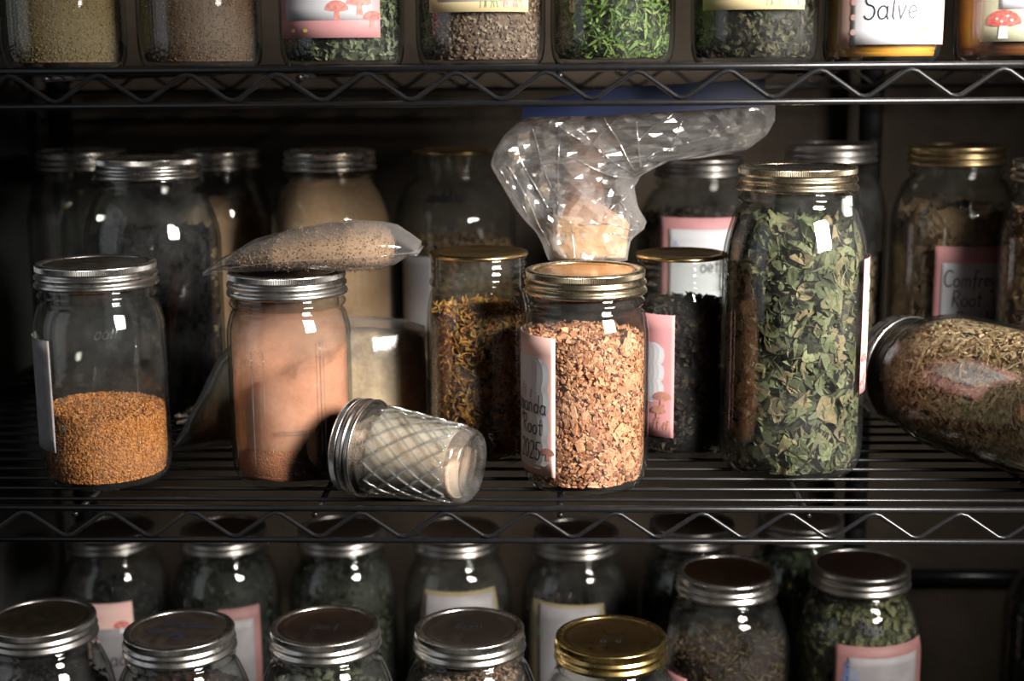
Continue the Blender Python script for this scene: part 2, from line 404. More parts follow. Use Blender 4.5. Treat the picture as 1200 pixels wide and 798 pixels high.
def patch(name, u0, u1, z0, z1, r, m, parent, th=.00015, wavy=0., n=20, nz=8):
    V, F = [], []
    for rr in (r, r+th):
        for j in range(nz+1):
            for i in range(n+1):
                u = u0+(u1-u0)*i/n; z = z0+(z1-z0)*j/nz
                V.append(wrap(u, z, rr))
    N = (n+1)*(nz+1); W = n+1
    for j in range(nz):
        for i in range(n):
            a = j*W+i; F.append((N+a, N+a+1, N+a+1+W, N+a+W)); F.append((a, a+W, a+1+W, a+1))
    for i in range(n):
        F.append((i, i+1, N+i+1, N+i)); a = nz*W+i; F.append((a+1, a, N+a, N+a+1))
    for j in range(nz):
        a = j*W; F.append((a+W, a, N+a, N+a+W)); a = j*W+n; F.append((a, a+W, N+a+W, N+a))
    return mesh_obj(name, V, F, m, parent)
def blob(V, F, pts, r):
    """fan polygon printed on the cylinder"""
    us = [p[0] for p in pts]; vs = [p[1] for p in pts]
    if max(us)-min(us) > .008:
        rows = 28; cols = 12; b = len(V); n = len(pts); z0, z1 = min(vs)+1e-6, max(vs)-1e-6
        for i in range(rows+1):
            z = z0+(z1-z0)*i/rows; xs = []
            for k in range(n):
                (xa, ya), (xb, yb) = pts[k], pts[(k+1) % n]
                if (ya < z) != (yb < z): xs.append(xa+(xb-xa)*(z-ya)/(yb-ya))
            if len(xs) < 2: xs = [us[0], us[0]]
            lo, hi = min(xs), max(xs)
            for c in range(cols+1): V.append(wrap(lo+(hi-lo)*c/cols, z, r))
        for i in range(rows):
            for c in range(cols): a = b+i*(cols+1)+c; F.append((a, a+1, a+cols+2, a+cols+1))
        return
    cu = sum(p[0] for p in pts)/len(pts); cv = sum(p[1] for p in pts)/len(pts); b = len(V)
    V.append(wrap(cu, cv, r))
    for k in (.5, 1.):
        for u, v in pts: V.append(wrap(cu+(u-cu)*k, cv+(v-cv)*k, r))
    n = len(pts)
    for i in range(n):
        j = (i+1) % n; F.append((b, b+1+i, b+1+j)); F.append((b+1+i, b+1+n+i, b+1+n+j, b+1+j))
def cloud(u0, u1, z0, z1, n=5):
    """scalloped white panel outline"""
    P = []; R = min(u1-u0, z1-z0)/n/1.6
    def side(a, b, nx, ny, k):
        for i in range(k):
            for t in np.linspace(0, PI, 5)[:-1]:
                s = (i+.5-.5*math.cos(t))/k; bu = math.sin(t)*R*.45
                P.append((a[0]+(b[0]-a[0])*s+nx*bu, a[1]+(b[1]-a[1])*s+ny*bu))
    ku = max(2, int((u1-u0)/R/2)); kz = max(2, int((z1-z0)/R/2))
    side((u0, z0), (u1, z0), 0, -1, ku); side((u1, z0), (u1, z1), 1, 0, kz); side((u1, z1), (u0, z1), 0, 1, ku); side((u0, z1), (u0, z0), -1, 0, kz)
    return P
def mushroom(parent, u, z, s, r, capm, stemm=None, spots=True):
    V, F = [], []; blob(V, F, [(u-s*.14, z), (u+s*.16, z), (u+s*.10, z+s*.55), (u-s*.10, z+s*.55)], r)
    mesh_obj('mushroom_stem', V, F, stemm or PAPER, parent, smooth=False)
    V, F = [], []; blob(V, F, [(u+s*.55*math.cos(t), z+s*.45+s*.42*math.sin(t)) for t in np.linspace(0, PI, 9)]+[(u-s*.3, z+s*.38), (u+s*.3, z+s*.38)], r+.00005)
    mesh_obj('mushroom_cap', V, F, capm, parent, smooth=False)
    if spots:
        V, F = [], []
        for (a, bb) in ((-.2, .6), (.12, .68), (.25, .55), (-.05, .52)):
            blob(V, F, [(u+s*a+s*.05*math.cos(t), z+s*bb+s*.04*math.sin(t)) for t in np.linspace(0, 2*PI, 7)[:-1]], r+.0001)
        mesh_obj('mushroom_spots', V, F, PAPER, parent, smooth=False)
def sprigs(parent, u0, u1, z0, h, r, m, n=7, seed=1):
    rn = random.Random(seed); V, F = [], []
    for i in range(n):
        u = u0+(u1-u0)*(i+rn.random()*.6)/n; l = rn.uniform(-.25, .25)*h; hh = h*rn.uniform(.55, 1)
        ribbon(V, F, [(u, z0), (u+l*.4, z0+hh*.6), (u+l, z0+hh)], .0005, r)
        for k in (.35, .55, .75, .95):
            for s in (-1, 1): ribbon(V, F, [(u+l*k, z0+hh*k), (u+l*k+s*h*.12, z0+hh*(k+.1))], .0006, r)
    mesh_obj('printed_grass', V, F, m, parent, smooth=False)

# ------------------------------------------------------------------ jars
def jar_profile(H, R, lidR, taper=0.):
    nR = lidR-.0035; zS = H*.69 if H < .2 else H*.68; zN = H-.029
    pts = [(.0, .0028), (R*.6, .0024), (R*.76, .0003), (R*.82, 0), (R*.90, .0018), (R*.955, .0065), (R*.985, .013), (R, .022)]
    for k in range(1, 5): pts.append((R, .022+(zS-.022)*k/4))
    for k in range(1, 13):
        t = k/12; e = (.5+.5*math.cos(PI*t))
        q = math.sqrt(max(0, 1-t*t)); s = .72*q+.28*e
        pts.append((nR+(R-nR)*s, zS+(zN-zS)*t))
    return pts, nR, zN
MESHES = {}
def jar_glass(H, R, lidR, seg=72, threads=True, th=.0026):
    key = ('jar', round(H, 3), round(R, 3), round(lidR, 3))
    if key in MESHES: return MESHES[key]
    pts, nR, zN = jar_profile(H, R, lidR)
    out = list(pts)
    # bead ring and threads of the neck
    out += [(nR+.0002, zN+.002), (nR+.0022, zN+.0035), (nR+.0028, zN+.0052), (nR+.0022, zN+.007), (nR+.0003, zN+.0082), (nR, zN+.011)]
    z = zN+.0125
    for _ in range(3): out += [(nR, z), (nR+.0011, z+.0013), (nR+.0012, z+.002), (nR, z+.0033)]; z += .0052
    out += [(nR, H-.0024), (nR-.0012, H-.0012), (nR-.002, H-.0012)]
    inner = [(r-th, z) for r, z in pts[7:]][::-1]
    inn = [(nR-th, H-.004), (nR-th, zN+.004)] + inner + [(R*.975-th, .0115), (R*.90-th, .0064), (R*.7, .0052), (0, .0054)]
    sq = .010 if H > .2 else .004
    def fn(a, i, r, z):
        wgt = min(1, max(0, (z-.01)/.02))*min(1, max(0, (zN-z)/.05)); return r*(1-sq*wgt*(1-math.cos(4*(a+.4)))*.5*1.5)
    V, F = lathe(out+inn, seg, fn)
    o = mesh_obj('glass_body', V, F, GLASS); MESHES[key] = o.data; bpy.data.objects.remove(o)
    return MESHES[key]
def band_mesh(R, m, hi=True):
    key = ('band', round(R, 4), m.name, hi)
    if key in MESHES: return MESHES[key]
    seg = 420 if hi else 96
    p = [(R-.0062, -.0016), (R-.0058, -.0005), (R-.0025, 0.), (R-.0012, -.0004), (R-.0006, -.0012), (R-.0005, -.0016), (R-.0005, -.0050), (R-.0010, -.0056), (R-.0014, -.0066), (R-.0012, -.0074), (R+.0002, -.0086), (R+.0005, -.0098), (R+.0001, -.0110),
         (R-.0013, -.0120), (R-.0014, -.0128), (R+.0003, -.0142), (R+.0008, -.0155), (R+.0008, -.0168), (R+.0002, -.0176), (R-.0008, -.0170), (R-.0016, -.012), (R-.0016, -.003), (R-.0062, -.0022)]
    def fn(a, i, r, z):
        if hi and i in (5, 6): return r-(.0004 if round(a*seg/(2*PI)) % 2 else 0)
        if i in (10, 11, 12, 15, 16): return r+.00025*math.sin(a+z*300)
        return r
    V, F = lathe(p, seg, fn, close=True)
    o = mesh_obj('screw_band', V, F, m)
    if hi:
        for q in range(4*seg, 7*seg): o.data.polygons[q].use_smooth = False
    MESHES[key] = o.data; bpy.data.objects.remove(o); return MESHES[key]
def disc_mesh(R, m):
    key = ('disc', round(R, 4), m.name)
    if key in MESHES: return MESHES[key]
    p = [(0, -.0024), (R*.70, -.0024), (R*.745, -.0019), (R*.79, -.0012), (R-.0052, -.0014), (R-.0035, -.0016), (R-.0032, -.0030), (R-.0050, -.0034), (0, -.0036)]
    V, F = lathe(p, 96); o = mesh_obj('lid_disc', V, F, m); MESHES[key] = o.data; bpy.data.objects.remove(o); return MESHES[key]
def flat_lid_mesh(R, m):
    """flat sealing lid without its screw band"""
    key = ('flat', round(R, 4), m.name)
    if key in MESHES: return MESHES[key]
    p = [(0, -.0012), (R*.74, -.0012), (R*.78, -.0006), (R*.82, .0), (R-.002, 0), (R-.0006, -.0005), (R, -.0015), (R, -.0030), (R-.0012, -.0034), (R-.002, -.0018), (0, -.0022)]
    V, F = lathe(p, 96); o = mesh_obj('lid_disc', V, F, m); MESHES[key] = o.data; bpy.data.objects.remove(o); return MESHES[key]
def inst(name, me, parent, loc=(0, 0, 0)):
    o = bpy.data.objects.new(name, me); COL.objects.link(o); o.parent = parent; o.location = loc; return o
def make_jar(X, Y, Z, H, lidR, R, label, group=None, band=TIN, disc=DISC, hi=False, has_band=True, rot=None):
    j = empty('mason_jar', (X, Y, Z), rot); tag(j, label, 'jar', group)
    inst('glass_body', jar_glass(H, R, lidR, 96 if hi else 64), j)
    if has_band:
        inst('screw_band', band_mesh(lidR, band, hi), j, (0, 0, H)); inst('lid_disc', disc_mesh(lidR, disc), j, (0, 0, H))
    else: inst('lid_disc', flat_lid_mesh(lidR-.0012, disc), j, (0, 0, H))
    return j
def inner_r(H, R, lidR, th=.0026):
    pts, nR, zN = jar_profile(H, R, lidR)
    zs = [z for r, z in pts[3:]]+[zN+.01, H]; rs = [r for r, z in pts[3:]]+[nR, nR]
    def f(z): return np.interp(z, zs, rs)*.984-th-.0006 if H > .2 else np.interp(z, zs, rs)*.993-th-.0006
    return f

# ------------------------------------------------------------------ contents
def tmpl(kind):
    if kind == 'grain':
        V = np.array([(1, 0, 0), (-1, 0, 0), (0, 1, 0), (0, -1, 0), (0, 0, 1), (0, 0, -1)], float)*.5
        F = [(0, 2, 4), (2, 1, 4), (1, 3, 4), (3, 0, 4), (2, 0, 5), (1, 2, 5), (3, 1, 5), (0, 3, 5)]
    elif kind == 'chip':
        V = np.array([(x, y, z) for z in (-1, 1) for y in (-1, 1) for x in (-1, 1)], float)*.5
        F = [(0, 2, 3, 1), (4, 5, 7, 6), (0, 1, 5, 4), (2, 6, 7, 3), (0, 4, 6, 2), (1, 3, 7, 5)]
    elif kind in ('leaf', 'strip'):
        nx, ny = (5, 3) if kind == 'leaf' else (6, 2)
        V = []; F = []
        for i in range(nx):
            t = i/(nx-1); wv = (math.sin(PI*min(1, t*.93+.05))**.7 if kind == 'leaf' else 1-.5*abs(2*t-1)**2)
            for k in range(ny): V.append((t-.5, (k/(ny-1)-.5)*wv, 0))
        for i in range(nx-1):
            for k in range(ny-1): a = i*ny+k; F.append((a, a+ny, a+ny+1, a+1))
        V = np.array(V, float)
    return V, F
def scatter(kind, P, N, size, seed, tang=.6, curl=(0, 0), jitter=0., up=None):
    """instances of a piece at points P (n,3) with outward normals N; size (lx,ly,lz) ranges; returns V,F,rnd"""
    rg = np.random.default_rng(seed); T, TF = tmpl(kind); n = len(P)
    S = np.stack([rg.uniform(a, b, n) for a, b in size], 1)
    V = np.repeat(T[None], n, 0)*S[:, None, :]
    if jitter: V = V+rg.normal(0, 1, V.shape)*S[:, None, :]*jitter
    if curl[1] > 0:
        c = rg.uniform(curl[0], curl[1], n)*rg.choice([-1, 1], n); x = V[:, :, 0]; L = S[:, None, 0]
        V[:, :, 2] += c[:, None]*(x**2)/L*2
        c2 = rg.uniform(-curl[1], curl[1], n); V[:, :, 2] += c2[:, None]*np.abs(V[:, :, 1])*1.0
        V[:, :, 1] += (rg.uniform(-1, 1, n)*curl[1])[:, None]*x*x/L
        tw = rg.uniform(-1.2, 1.2, n)[:, None]*x/L; y, z = V[:, :, 1].copy(), V[:, :, 2].copy()
        V[:, :, 1] = y*np.cos(tw)-z*np.sin(tw); V[:, :, 2] = y*np.sin(tw)+z*np.cos(tw)
    nn = N*tang+rg.normal(0, 1, (n, 3))*(1-tang); nn /= np.linalg.norm(nn, axis=1)[:, None]
    t = rg.normal(0, 1, (n, 3)); t -= (t*nn).sum(1)[:, None]*nn; t /= np.linalg.norm(t, axis=1)[:, None]; bb = np.cross(nn, t)
    W = P[:, None, :]+V[:, :, 0:1]*t[:, None]+V[:, :, 1:2]*bb[:, None]+V[:, :, 2:3]*nn[:, None]
    m = len(T); F = []
    base = np.arange(n)*m
    for fc in TF: F.append(base[:, None]+np.array(fc)[None])
    F3 = [x.tolist() for x in F]; F = [q for x in F3 for q in x]
    return W.reshape(-1, 3), F, np.repeat(rg.uniform(0, 1, n), m)
def merge(parts):
    V, F, R_, b = [], [], [], 0
    for v, f, r in parts:
        V.append(np.asarray(v, float)); F += [tuple(i+b for i in q) for q in f]; R_.append(np.asarray(r, float)); b += len(v)
    return np.concatenate(V), F, np.concatenate(R_)
def core(rf, z0, z1, inset, seg=40, tilt=0., bumpy=.0, n=10, domed=0., seed=0):
    """closed body of the filling, following the inside of the glass"""
    pts = [(0, z0)]; zs = np.linspace(z0, z1, n)
    pts += [(max(.002, float(rf(z))-inset), z) for z in zs]
    pts += [(pts[-1][0]*k, z1+domed*(1-k*k)) for k in (.75, .5, .25, 0)]
    V, F = lathe(pts, seg); V = np.array(V)
    k = np.clip((V[:, 2]-z0)/(z1-z0), 0, 1.2)
    V[:, 2] += tilt*V[:, 0]*k
    if bumpy:
        for i in range(len(V)):
            if V[i, 2] > z1-(z1-z0)*.15-abs(tilt)*.05: V[i, 2] += bumpy*noise.noise(Vector((V[i]*60).tolist())+Vector((seed, 0, 0)))
    return V, F
def clamp_in(V, rf, zmin, inset=0.):
    r = np.hypot(V[:, 0], V[:, 1]); R_ = rf(np.maximum(V[:, 2], zmin))-inset; k = np.where(r > R_, R_/np.maximum(r, 1e-9), 1)
    V[:, 0] *= k; V[:, 1] *= k; V[:, 2] = np.maximum(V[:, 2], zmin); return V
def front_angles(rg, n, front=.72, allround=False):
    if allround: return rg.uniform(-PI, PI, n)
    a = rg.uniform(-PI, PI, n); k = rg.random(n) < front; a[k] = rg.uniform(-PI*.58, PI*.58, k.sum()); return a
def filling(jarspec, name, label, cat, m, kind, n, size, z1, seed=1, z0=.0058, tang=.6, curl=(0, 0), jitter=0., depth=.004, inset=.004, tilt=0., bumpy=.004, group=None, extra=None, top=True, rot=None, ncore=.25, smooth=False):
    X, Y, Z, H, lidR, R = jarspec; rf = inner_r(H, R, lidR); rg = np.random.default_rng(seed)
    cv, cf = core(rf, z0, z1-.002, inset, tilt=tilt, bumpy=bumpy, seed=seed)
    parts = [(cv, cf, np.full(len(cv), ncore))]
    def add(kind, n, size, tang, curl, jitter, sd):
        nt_ = int(n*.22) if top else 0; ns = n-nt_
        a = front_angles(rg, ns, allround=rot is not None); zt = z1+tilt*np.sin(a)*R; z = z0+(zt-z0)*rg.random(ns)
        r = rf(z)-depth*rg.random(ns)**1.3*1.0-.0004
        P = np.stack([r*np.sin(a), -r*np.cos(a), z], 1); N = np.stack([np.sin(a), -np.cos(a), 0*a], 1)
        if nt_:
            a2 = rg.uniform(-PI, PI, nt_); r2 = (rf(z1)-.002)*np.sqrt(rg.random(nt_))
            z2 = z1+tilt*r2*np.sin(a2)+rg.uniform(-.5, .8, nt_)*depth*.7
            P = np.concatenate([P, np.stack([r2*np.sin(a2), -r2*np.cos(a2), z2], 1)]); N = np.concatenate([N, np.tile([0, 0, 1.], (nt_, 1))])
        v, f, r_ = scatter(kind, P, N, size, sd, tang, curl, jitter); return clamp_in(v, rf, z0, 0), f, r_
    parts.append(add(kind, n, size, tang, curl, jitter, seed))
    if extra:
        for i, e in enumerate(extra): parts.append(add(*e, seed+7+i))
    V, F, rr = merge(parts); o = mesh_obj(name, V, F, m, None, smooth, rr); o.location = (X, Y, Z)
    if rot is not None: o.rotation_euler = rot
    return tag(o, label, cat, group, 'stuff')
def powder(jarspec, name, label, m, z1, tilt=0., bumpy=.003, domed=0., seed=1, cat='powder', inset=.0003, z0=.0058):
    X, Y, Z, H, lidR, R = jarspec; rf = inner_r(H, R, lidR)
    V, F = core(rf, z0, z1, inset, 72, tilt, bumpy, 24, domed, seed)
    o = mesh_obj(name, V, F, m); o.location = (X, Y, Z); return tag(o, label, cat, None, 'stuff')

# ================================================================== middle shelf, front row
RAD = math.radians
# -- jar with a third of golden toasted seeds
S = (-.3448, .080, 0, .1668, .0447, .0487)
j = make_jar(*S, 'clear quart jar at far left one third full of golden seeds', hi=True)
filling(S, 'golden_seeds', 'golden brown seeds filling the bottom third of the far left jar', 'seeds',
        pieces_mat('golden seed', [(.26, .085, .020), (.50, .19, .05), (.64, .27, .085), (.40, .135, .035)], .5, dark=.75), 'grain', 9000,
        [(.0026, .0036), (.0015, .002), (.0010, .0015)], .056, 3, tang=.55, depth=.0015, inset=.0012, bumpy=.002, tilt=-.03)
lb = patch('label', RAD(-92)*S[5], RAD(-30)*S[5], .030, .114, S[5]+.0003, MOTTLED, j); lb['label'] = 'white paper label curling at the left'
patch('label_border', RAD(-92)*S[5], RAD(-72)*S[5], .030, .114, S[5]+.0005, ROSE, lb)
# embossed measure marks and rule on the glass
def emboss(j, R, items, lines, name='embossed_mark'):
    V, F = [], []
    for t, a, z, h in items:
        st, W = text_strokes(t, h, 0)
        for pl in st:
            pp = [Vector(wrap(RAD(a)*R+x-W/2, z+y, R+.0001)) for x, y in pl]
            if len(pp) > 1: rod(pp, .00045, 6, V, F)
    for a0, z0_, a1, z1_ in lines:
        pp = [Vector(wrap(RAD(a0+(a1-a0)*k/8)*R, z0_+(z1_-z0_)*k/8, R+.0001)) for k in range(9)]; rod(pp, .00045, 6, V, F)
    mesh_obj(name, V, F, EMB, j)
emboss(j, S[5], [('26', -22, .090, .005), ('3', 12, .090, .005), ('600', -22, .080, .004), ('2', 10, .082, .005), ('400', -20, .068, .004), ('16', 14, .066, .006), ('200', -20, .048, .004)],
       [(-6, .094, 2, .094), (-6, .084, 2, .084), (-6, .070, 2, .070), (-6, .052, 2, .052), (48, .03, 48, .115), (-38, .03, -38, .115)])
V, F = [], []   # embossed script logo
st, W = text_strokes('Ball', .011, .35)
for pl in st: rod([Vector(wrap(RAD(22)*S[5]+x-W/2, .116+y, S[5]+.0000)) for x, y in pl], .0005, 6, V, F)
mesh_obj('embossed_logo', V, F, EMB, j)

# -- jar of peach pink powder
S = (-.2026, .086, 0, .1591, .0444, .0466)
j = make_jar(*S, 'clear quart jar of peach pink powder under a small bag', hi=True)
powder(S, 'peach_powder', 'peach pink powder packed in the jar second from left', powder_mat('peach powder', [(.46, .16, .085), (.64, .25, .14), (.70, .30, .18)], 22, 700, .0004), .078, tilt=.45, bumpy=.009, seed=4)
rf = inner_r(*S[3:6][:1], S[5], S[4]); pts = [(float(rf(z))+.0002, z) for z in np.linspace(.03, .132, 26)]
V, F = lathe(pts, 72)
o = mesh_obj('powder_residue', V, F, residue_mat('peach powder dust', (.62, .30, .20), .30, .70, .85, 26, .06, .145), j); o['kind'] = 'stuff'
emboss(j, S[5], [('1', 30, .038, .006), ('C', -6, .030, .006)],
       [(-26, .02, -26, .105), (-14, .02, -14, .105), (38, .025, 38, .112), (42, .025, 42, .112), (-2, .044, 26, .044), (-2, .046, 26, .046), (5, .022, 16, .022), (-50, .02, -50, .06)])
# -- chips jar
S = (.0208, .071, 0, .1618, .0445, .0474)
j = make_jar(*S, 'quart jar of light orange root chips with handwritten label at left', hi=True, disc=metal_mat('lid disc with powder reflection', (.80, .50, .20), .2), band=WHITEGOLD)  # orange reflection of the powder painted into the lid colour
filling(S, 'root_chips', 'light orange chopped root chips in the front centre jar', 'dried root',
        pieces_mat('root chip', [(.22, .075, .035), (.46, .185, .090), (.62, .29, .160), (.70, .38, .225), (.38, .135, .065)], .8, dark=.6), 'chip', 5200,
        [(.0018, .0055), (.0014, .0034), (.0008, .0022)], .112, 5, tang=.4, jitter=.13, depth=.0040, inset=.0035, bumpy=.006, tilt=-.05,
        extra=[('chip', 260, [(.006, .011), (.004, .007), (.002, .004)], .4, (0, 0), .12), ('grain', 3500, [(.001, .002)]*3, .4, (0, 0), .1)])
# a few larger slices on top
lb = patch('label', RAD(-125)*S[5], RAD(-28)*S[5], .014, .117, S[5]+.0003, ROSE, j)
V, F = [], []; blob(V, F, cloud(RAD(-115)*S[5], RAD(-38)*S[5], .022, .098), S[5]+.0006); mesh_obj('label_panel', V, F, PAPER, lb, smooth=False)
writing([('Ashwaganda', .0035, .060, .0135), ('Root', -.0005, .044, .0135), ('2025', -.0025, .025, .0135)], S[5]+.0009, RAD(-41)*S[5], lb, align='R', wd=.0011)
mushroom(lb, RAD(-36)*S[5], .026, .011, S[5]+.0008, BRNP, ROSEP, False)
sprigs(lb, RAD(-75)*S[5], RAD(-55)*S[5], .068, .014, S[5]+.0008, BRNP, 3)
# -- calendula jar, no band
S = (-.0611, .137, 0, .1661, .0400, .0415)
j = make_jar(*S, 'jar of orange brown dried petals, flat gold lid without a screw ring', has_band=False, disc=DISCG, hi=True)
CAL = pieces_mat('dried petals', [(.10, .06, .03), (.46, .17, .05), (.80, .38, .06), (.88, .48, .09), (.26, .17, .07), (.58, .20, .06), (.74, .52, .26)], .75)
filling(S, 'dried_petals', 'orange and brown dried flower petals in the jar behind the front centre', 'dried petals',
        CAL, 'strip', 3000, [(.006, .013), (.0009, .002), (1, 1)], .119, 7, tang=.45, curl=(.1, .9), depth=.006, inset=.005, bumpy=.010,
        extra=[('leaf', 500, [(.004, .009), (.003, .006), (1, 1)], .4, (.1, .9), 0), ('chip', 700, [(.002, .005), (.002, .004), (.001, .002)], .4, (0, 0), .15)], ncore=.0)
# -- dark jar with pink label
S = (.0985, .161, 0, .1612, .0380, .0384)
j = make_jar(*S, 'dark jar with pink label behind the root chip jar, lid without ring', has_band=False, disc=DISCG)
filling(S, 'dark_dried_herb', 'blackish purple dried herb in the pink labelled jar behind the centre', 'dried herb',
        pieces_mat('dark herb', [(.012, .008, .010), (.03, .018, .02), (.05, .03, .03), (.10, .08, .04)], .6), 'leaf', 1500,
        [(.004, .010), (.003, .006), (1, 1)], .120, 9, tang=.4, curl=(.1, .9), depth=.006, inset=.005, bumpy=.01, ncore=.0)
V = None
lb = patch('label', RAD(-100)*S[5], RAD(-11)*S[5], .019, .117, S[5]+.0003, PINK, j)
V, F = [], []; blob(V, F, cloud(RAD(-95)*S[5], RAD(-27)*S[5], .050, .092, 4), S[5]+.0006); mesh_obj('label_panel', V, F, PAPER, lb, smooth=False)
mushroom(lb, RAD(-25)*S[5], .044, .014, S[5]+.0008, BRNP, ROSEP, False); mushroom(lb, RAD(-30)*S[5], .034, .012, S[5]+.0008, BRNP, ROSEP, False)
sprigs(lb, RAD(-36)*S[5], RAD(-14)*S[5], .025, .010, S[5]+.0008, BRNP, 4)
# -- big jar of green leaves
S = (.1806, .113, 0, .2328, .0447, .0550)
j = make_jar(*S, 'tall half gallon jar of crumbled green leaves, pink label at right', hi=True, band=WHITEGOLD, disc=metal_mat('dark tin disc', (.36, .34, .31), .22))
LEAF = pieces_mat('crumbled green leaf', [(.018, .020, .010), (.04, .048, .020), (.075, .088, .038), (.115, .128, .062), (.18, .185, .10), (.06, .072, .030), (.22, .165, .09), (.05, .04, .022)], .75, 300)
filling(S, 'crumbled_leaves', 'crumbled grey green dried leaves in the tall jar right of centre', 'dried leaves',
        LEAF, 'leaf', 1500, [(.010, .027), (.008, .018), (1, 1)], .183, 11, tang=.5, curl=(.15, 1.0), depth=.010, inset=.009, bumpy=.016, tilt=-.05, ncore=.0,
        extra=[('leaf', 1300, [(.003, .008), (.002, .005), (1, 1)], .4, (.1, 1.), 0), ('strip', 500, [(.008, .02), (.0006, .0012), (1, 1)], .5, (.05, .4), 0)])
lb = patch('label', RAD(56)*S[5], RAD(112)*S[5], .064, .166, S[5]+.0003, PINK, j)
patch('label_panel', RAD(62)*S[5], RAD(106)*S[5], .088, .150, S[5]+.0006, PAPER, lb)
writing([('Ca', 0, .125, .016)], S[5]+.0009, RAD(65)*S[5], lb, wd=.0010)
mushroom(lb, RAD(64)*S[5], .084, .012, S[5]+.0008, REDP); mushroom(lb, RAD(61)*S[5], .068, .007, S[5]+.0008, REDP); mushroom(lb, RAD(69)*S[5], .070, .010, S[5]+.0008, ROSEP)
V, F = [], []; blob(V, F, [(RAD(66)*S[5]+.003*math.cos(t)*(1+.3*math.cos(5*t)), .103+.003*math.sin(t)*(1+.3*math.cos(5*t))) for t in np.linspace(0, 2*PI, 21)[:-1]], S[5]+.0009); mesh_obj('printed_flower', V, F, YELP, lb, smooth=False)

# -- lying quilted jelly jar -----------------------------------------------
def oriented(axis, up=(0, 0, 1)):
    z = Vector(axis).normalized(); x = Vector(up).cross(z).normalized(); y = z.cross(x)
    return Matrix((x, y, z)).transposed().to_euler()
La, Lb = Vector((-.1515, .040, .0362)), Vector((-.0600, .0045, .0295))   # lid centre, base centre
HJ = (Lb-La).length; rot = oriented(La-Lb)
jj = empty('jelly_jar', Lb, rot); tag(jj, 'small quilted glass jar lying on its side at the shelf front', 'jar')
RB, RT = .0268, .0315
def jr(z): return RB+(RT-RB)*min(1, max(0, (z-.01)/.055))
pts = [(0, .0045), (.018, .004), (.0225, .0004), (.0245, 0), (.0262, .0015), (RB+.0004, .005), (RB+.0002, .009)]
n0 = len(pts)
for k in range(81): z = .0105+(HJ-.036)*k/80; pts.append((jr(z), z))
n1 = len(pts); zt = HJ-.0245
pts += [(RT+.0003, zt+.001), (RT+.0012, zt+.0025), (RT+.0012, zt+.0045), (RT-.0004, zt+.006), (RT-.0004, zt+.0085), (RT+.0008, zt+.0098), (RT+.0008, zt+.011), (RT-.0002, zt+.0125), (RT-.0002, HJ-.003), (RT-.002, HJ-.002)]
pts += [(RT-.003, HJ-.003), (RT-.003, HJ-.02)]+[(jr(z)-.0026, z) for z in np.linspace(HJ-.026, .012, 12)]+[(RB-.004, .0072), (0, .0068)]
def quilt(a, i, r, z):
    if n0 <= i < n1:
        t = (z-.0105)/(HJ-.036); u = a/(2*PI)*14; v = t*3.6
        d1 = abs(((u+v) % 1)-.5)*2; d2 = abs(((u-v) % 1)-.5)*2
        fade = min(1, t/.08, (1-t)/.08)
        return r+.0019*fade*(max(d1, d2)**6)-.0006*fade
    return r
V, F = lathe(pts, 252, quilt); mesh_obj('glass_body', V, F, GLASSQ, jj)
V, F = [], []
for sg in (-1, 1):
    for k in range(14):
        P = []
        for q in range(25):
            t = .02+.96*q/24; z = .0105+(HJ-.036)*t; a = 2*PI*(k-sg*t*3.6)/14; rr = jr(z)+.0008
            P.append((rr*math.sin(a), -rr*math.cos(a), z))
        rod(P, .0009, 8, V, F)
mesh_obj('quilted_ribs', V, F, EMBQ, jj)
LR = .0352
inst('screw_band', band_mesh(LR, TIN, True), jj, (0, 0, HJ)); inst('lid_disc', disc_mesh(LR, DISC), jj, (0, 0, HJ))
# powder lying along the lower side (level in world space)
inv = Matrix.Translation(Lb) @ rot.to_matrix().to_4x4()
seg = 60; zz = np.linspace(.0078, HJ-.005, 30); V = []; F = []
for z in zz:
    rr = jr(z)-.0030 if z < HJ-.026 else RT-.0034
    lev = -.004+(.012 if z < .04 else .004)*math.sin(z*90) + (.010*max(0, (z-.045)/.03))
    for k in range(seg):
        a = 2*PI*k/seg; p = Vector((rr*math.sin(a), -rr*math.cos(a), z))
        V.append(p)
mw = inv.to_3x3(); upl = mw.inverted() @ Vector((0, 0, 1)); upl.z = 0; upl.normalize()
for i, p in enumerate(V):
    z = p.z; h = p.x*upl.x+p.y*upl.y; lev = .002+.003*math.sin(z*70+1)+.014*max(0, min(1, (z-.055)/.015))+.003*noise.noise(p*90)
    if h > lev: p.x -= upl.x*(h-lev); p.y -= upl.y*(h-lev)
V = [tuple(p) for p in V]
for i in range(len(zz)-1):
    for k in range(seg): k2 = (k+1) % seg; F.append((i*seg+k, i*seg+k2, (i+1)*seg+k2, (i+1)*seg+k))
F.append(tuple(range(seg))[::-1]); F.append(tuple((len(zz)-1)*seg+k for k in range(seg)))
o = mesh_obj('beige_powder', V, F, powder_mat('beige pink powder', [(.66, .45, .34), (.78, .58, .45)], 60, 900, .0004)); o.matrix_world = inv
tag(o, 'pale pinkish beige powder settled in the lying quilted jar', 'powder', None, 'stuff')
V, F = lathe([(jr(z)-.0028, z) for z in np.linspace(.012, HJ-.027, 16)], 60)
o = mesh_obj('powder_residue', V, F, residue_mat('beige powder dust', (.80, .70, .58), .22, .62, .80, 50), jj); o['kind'] = 'stuff'

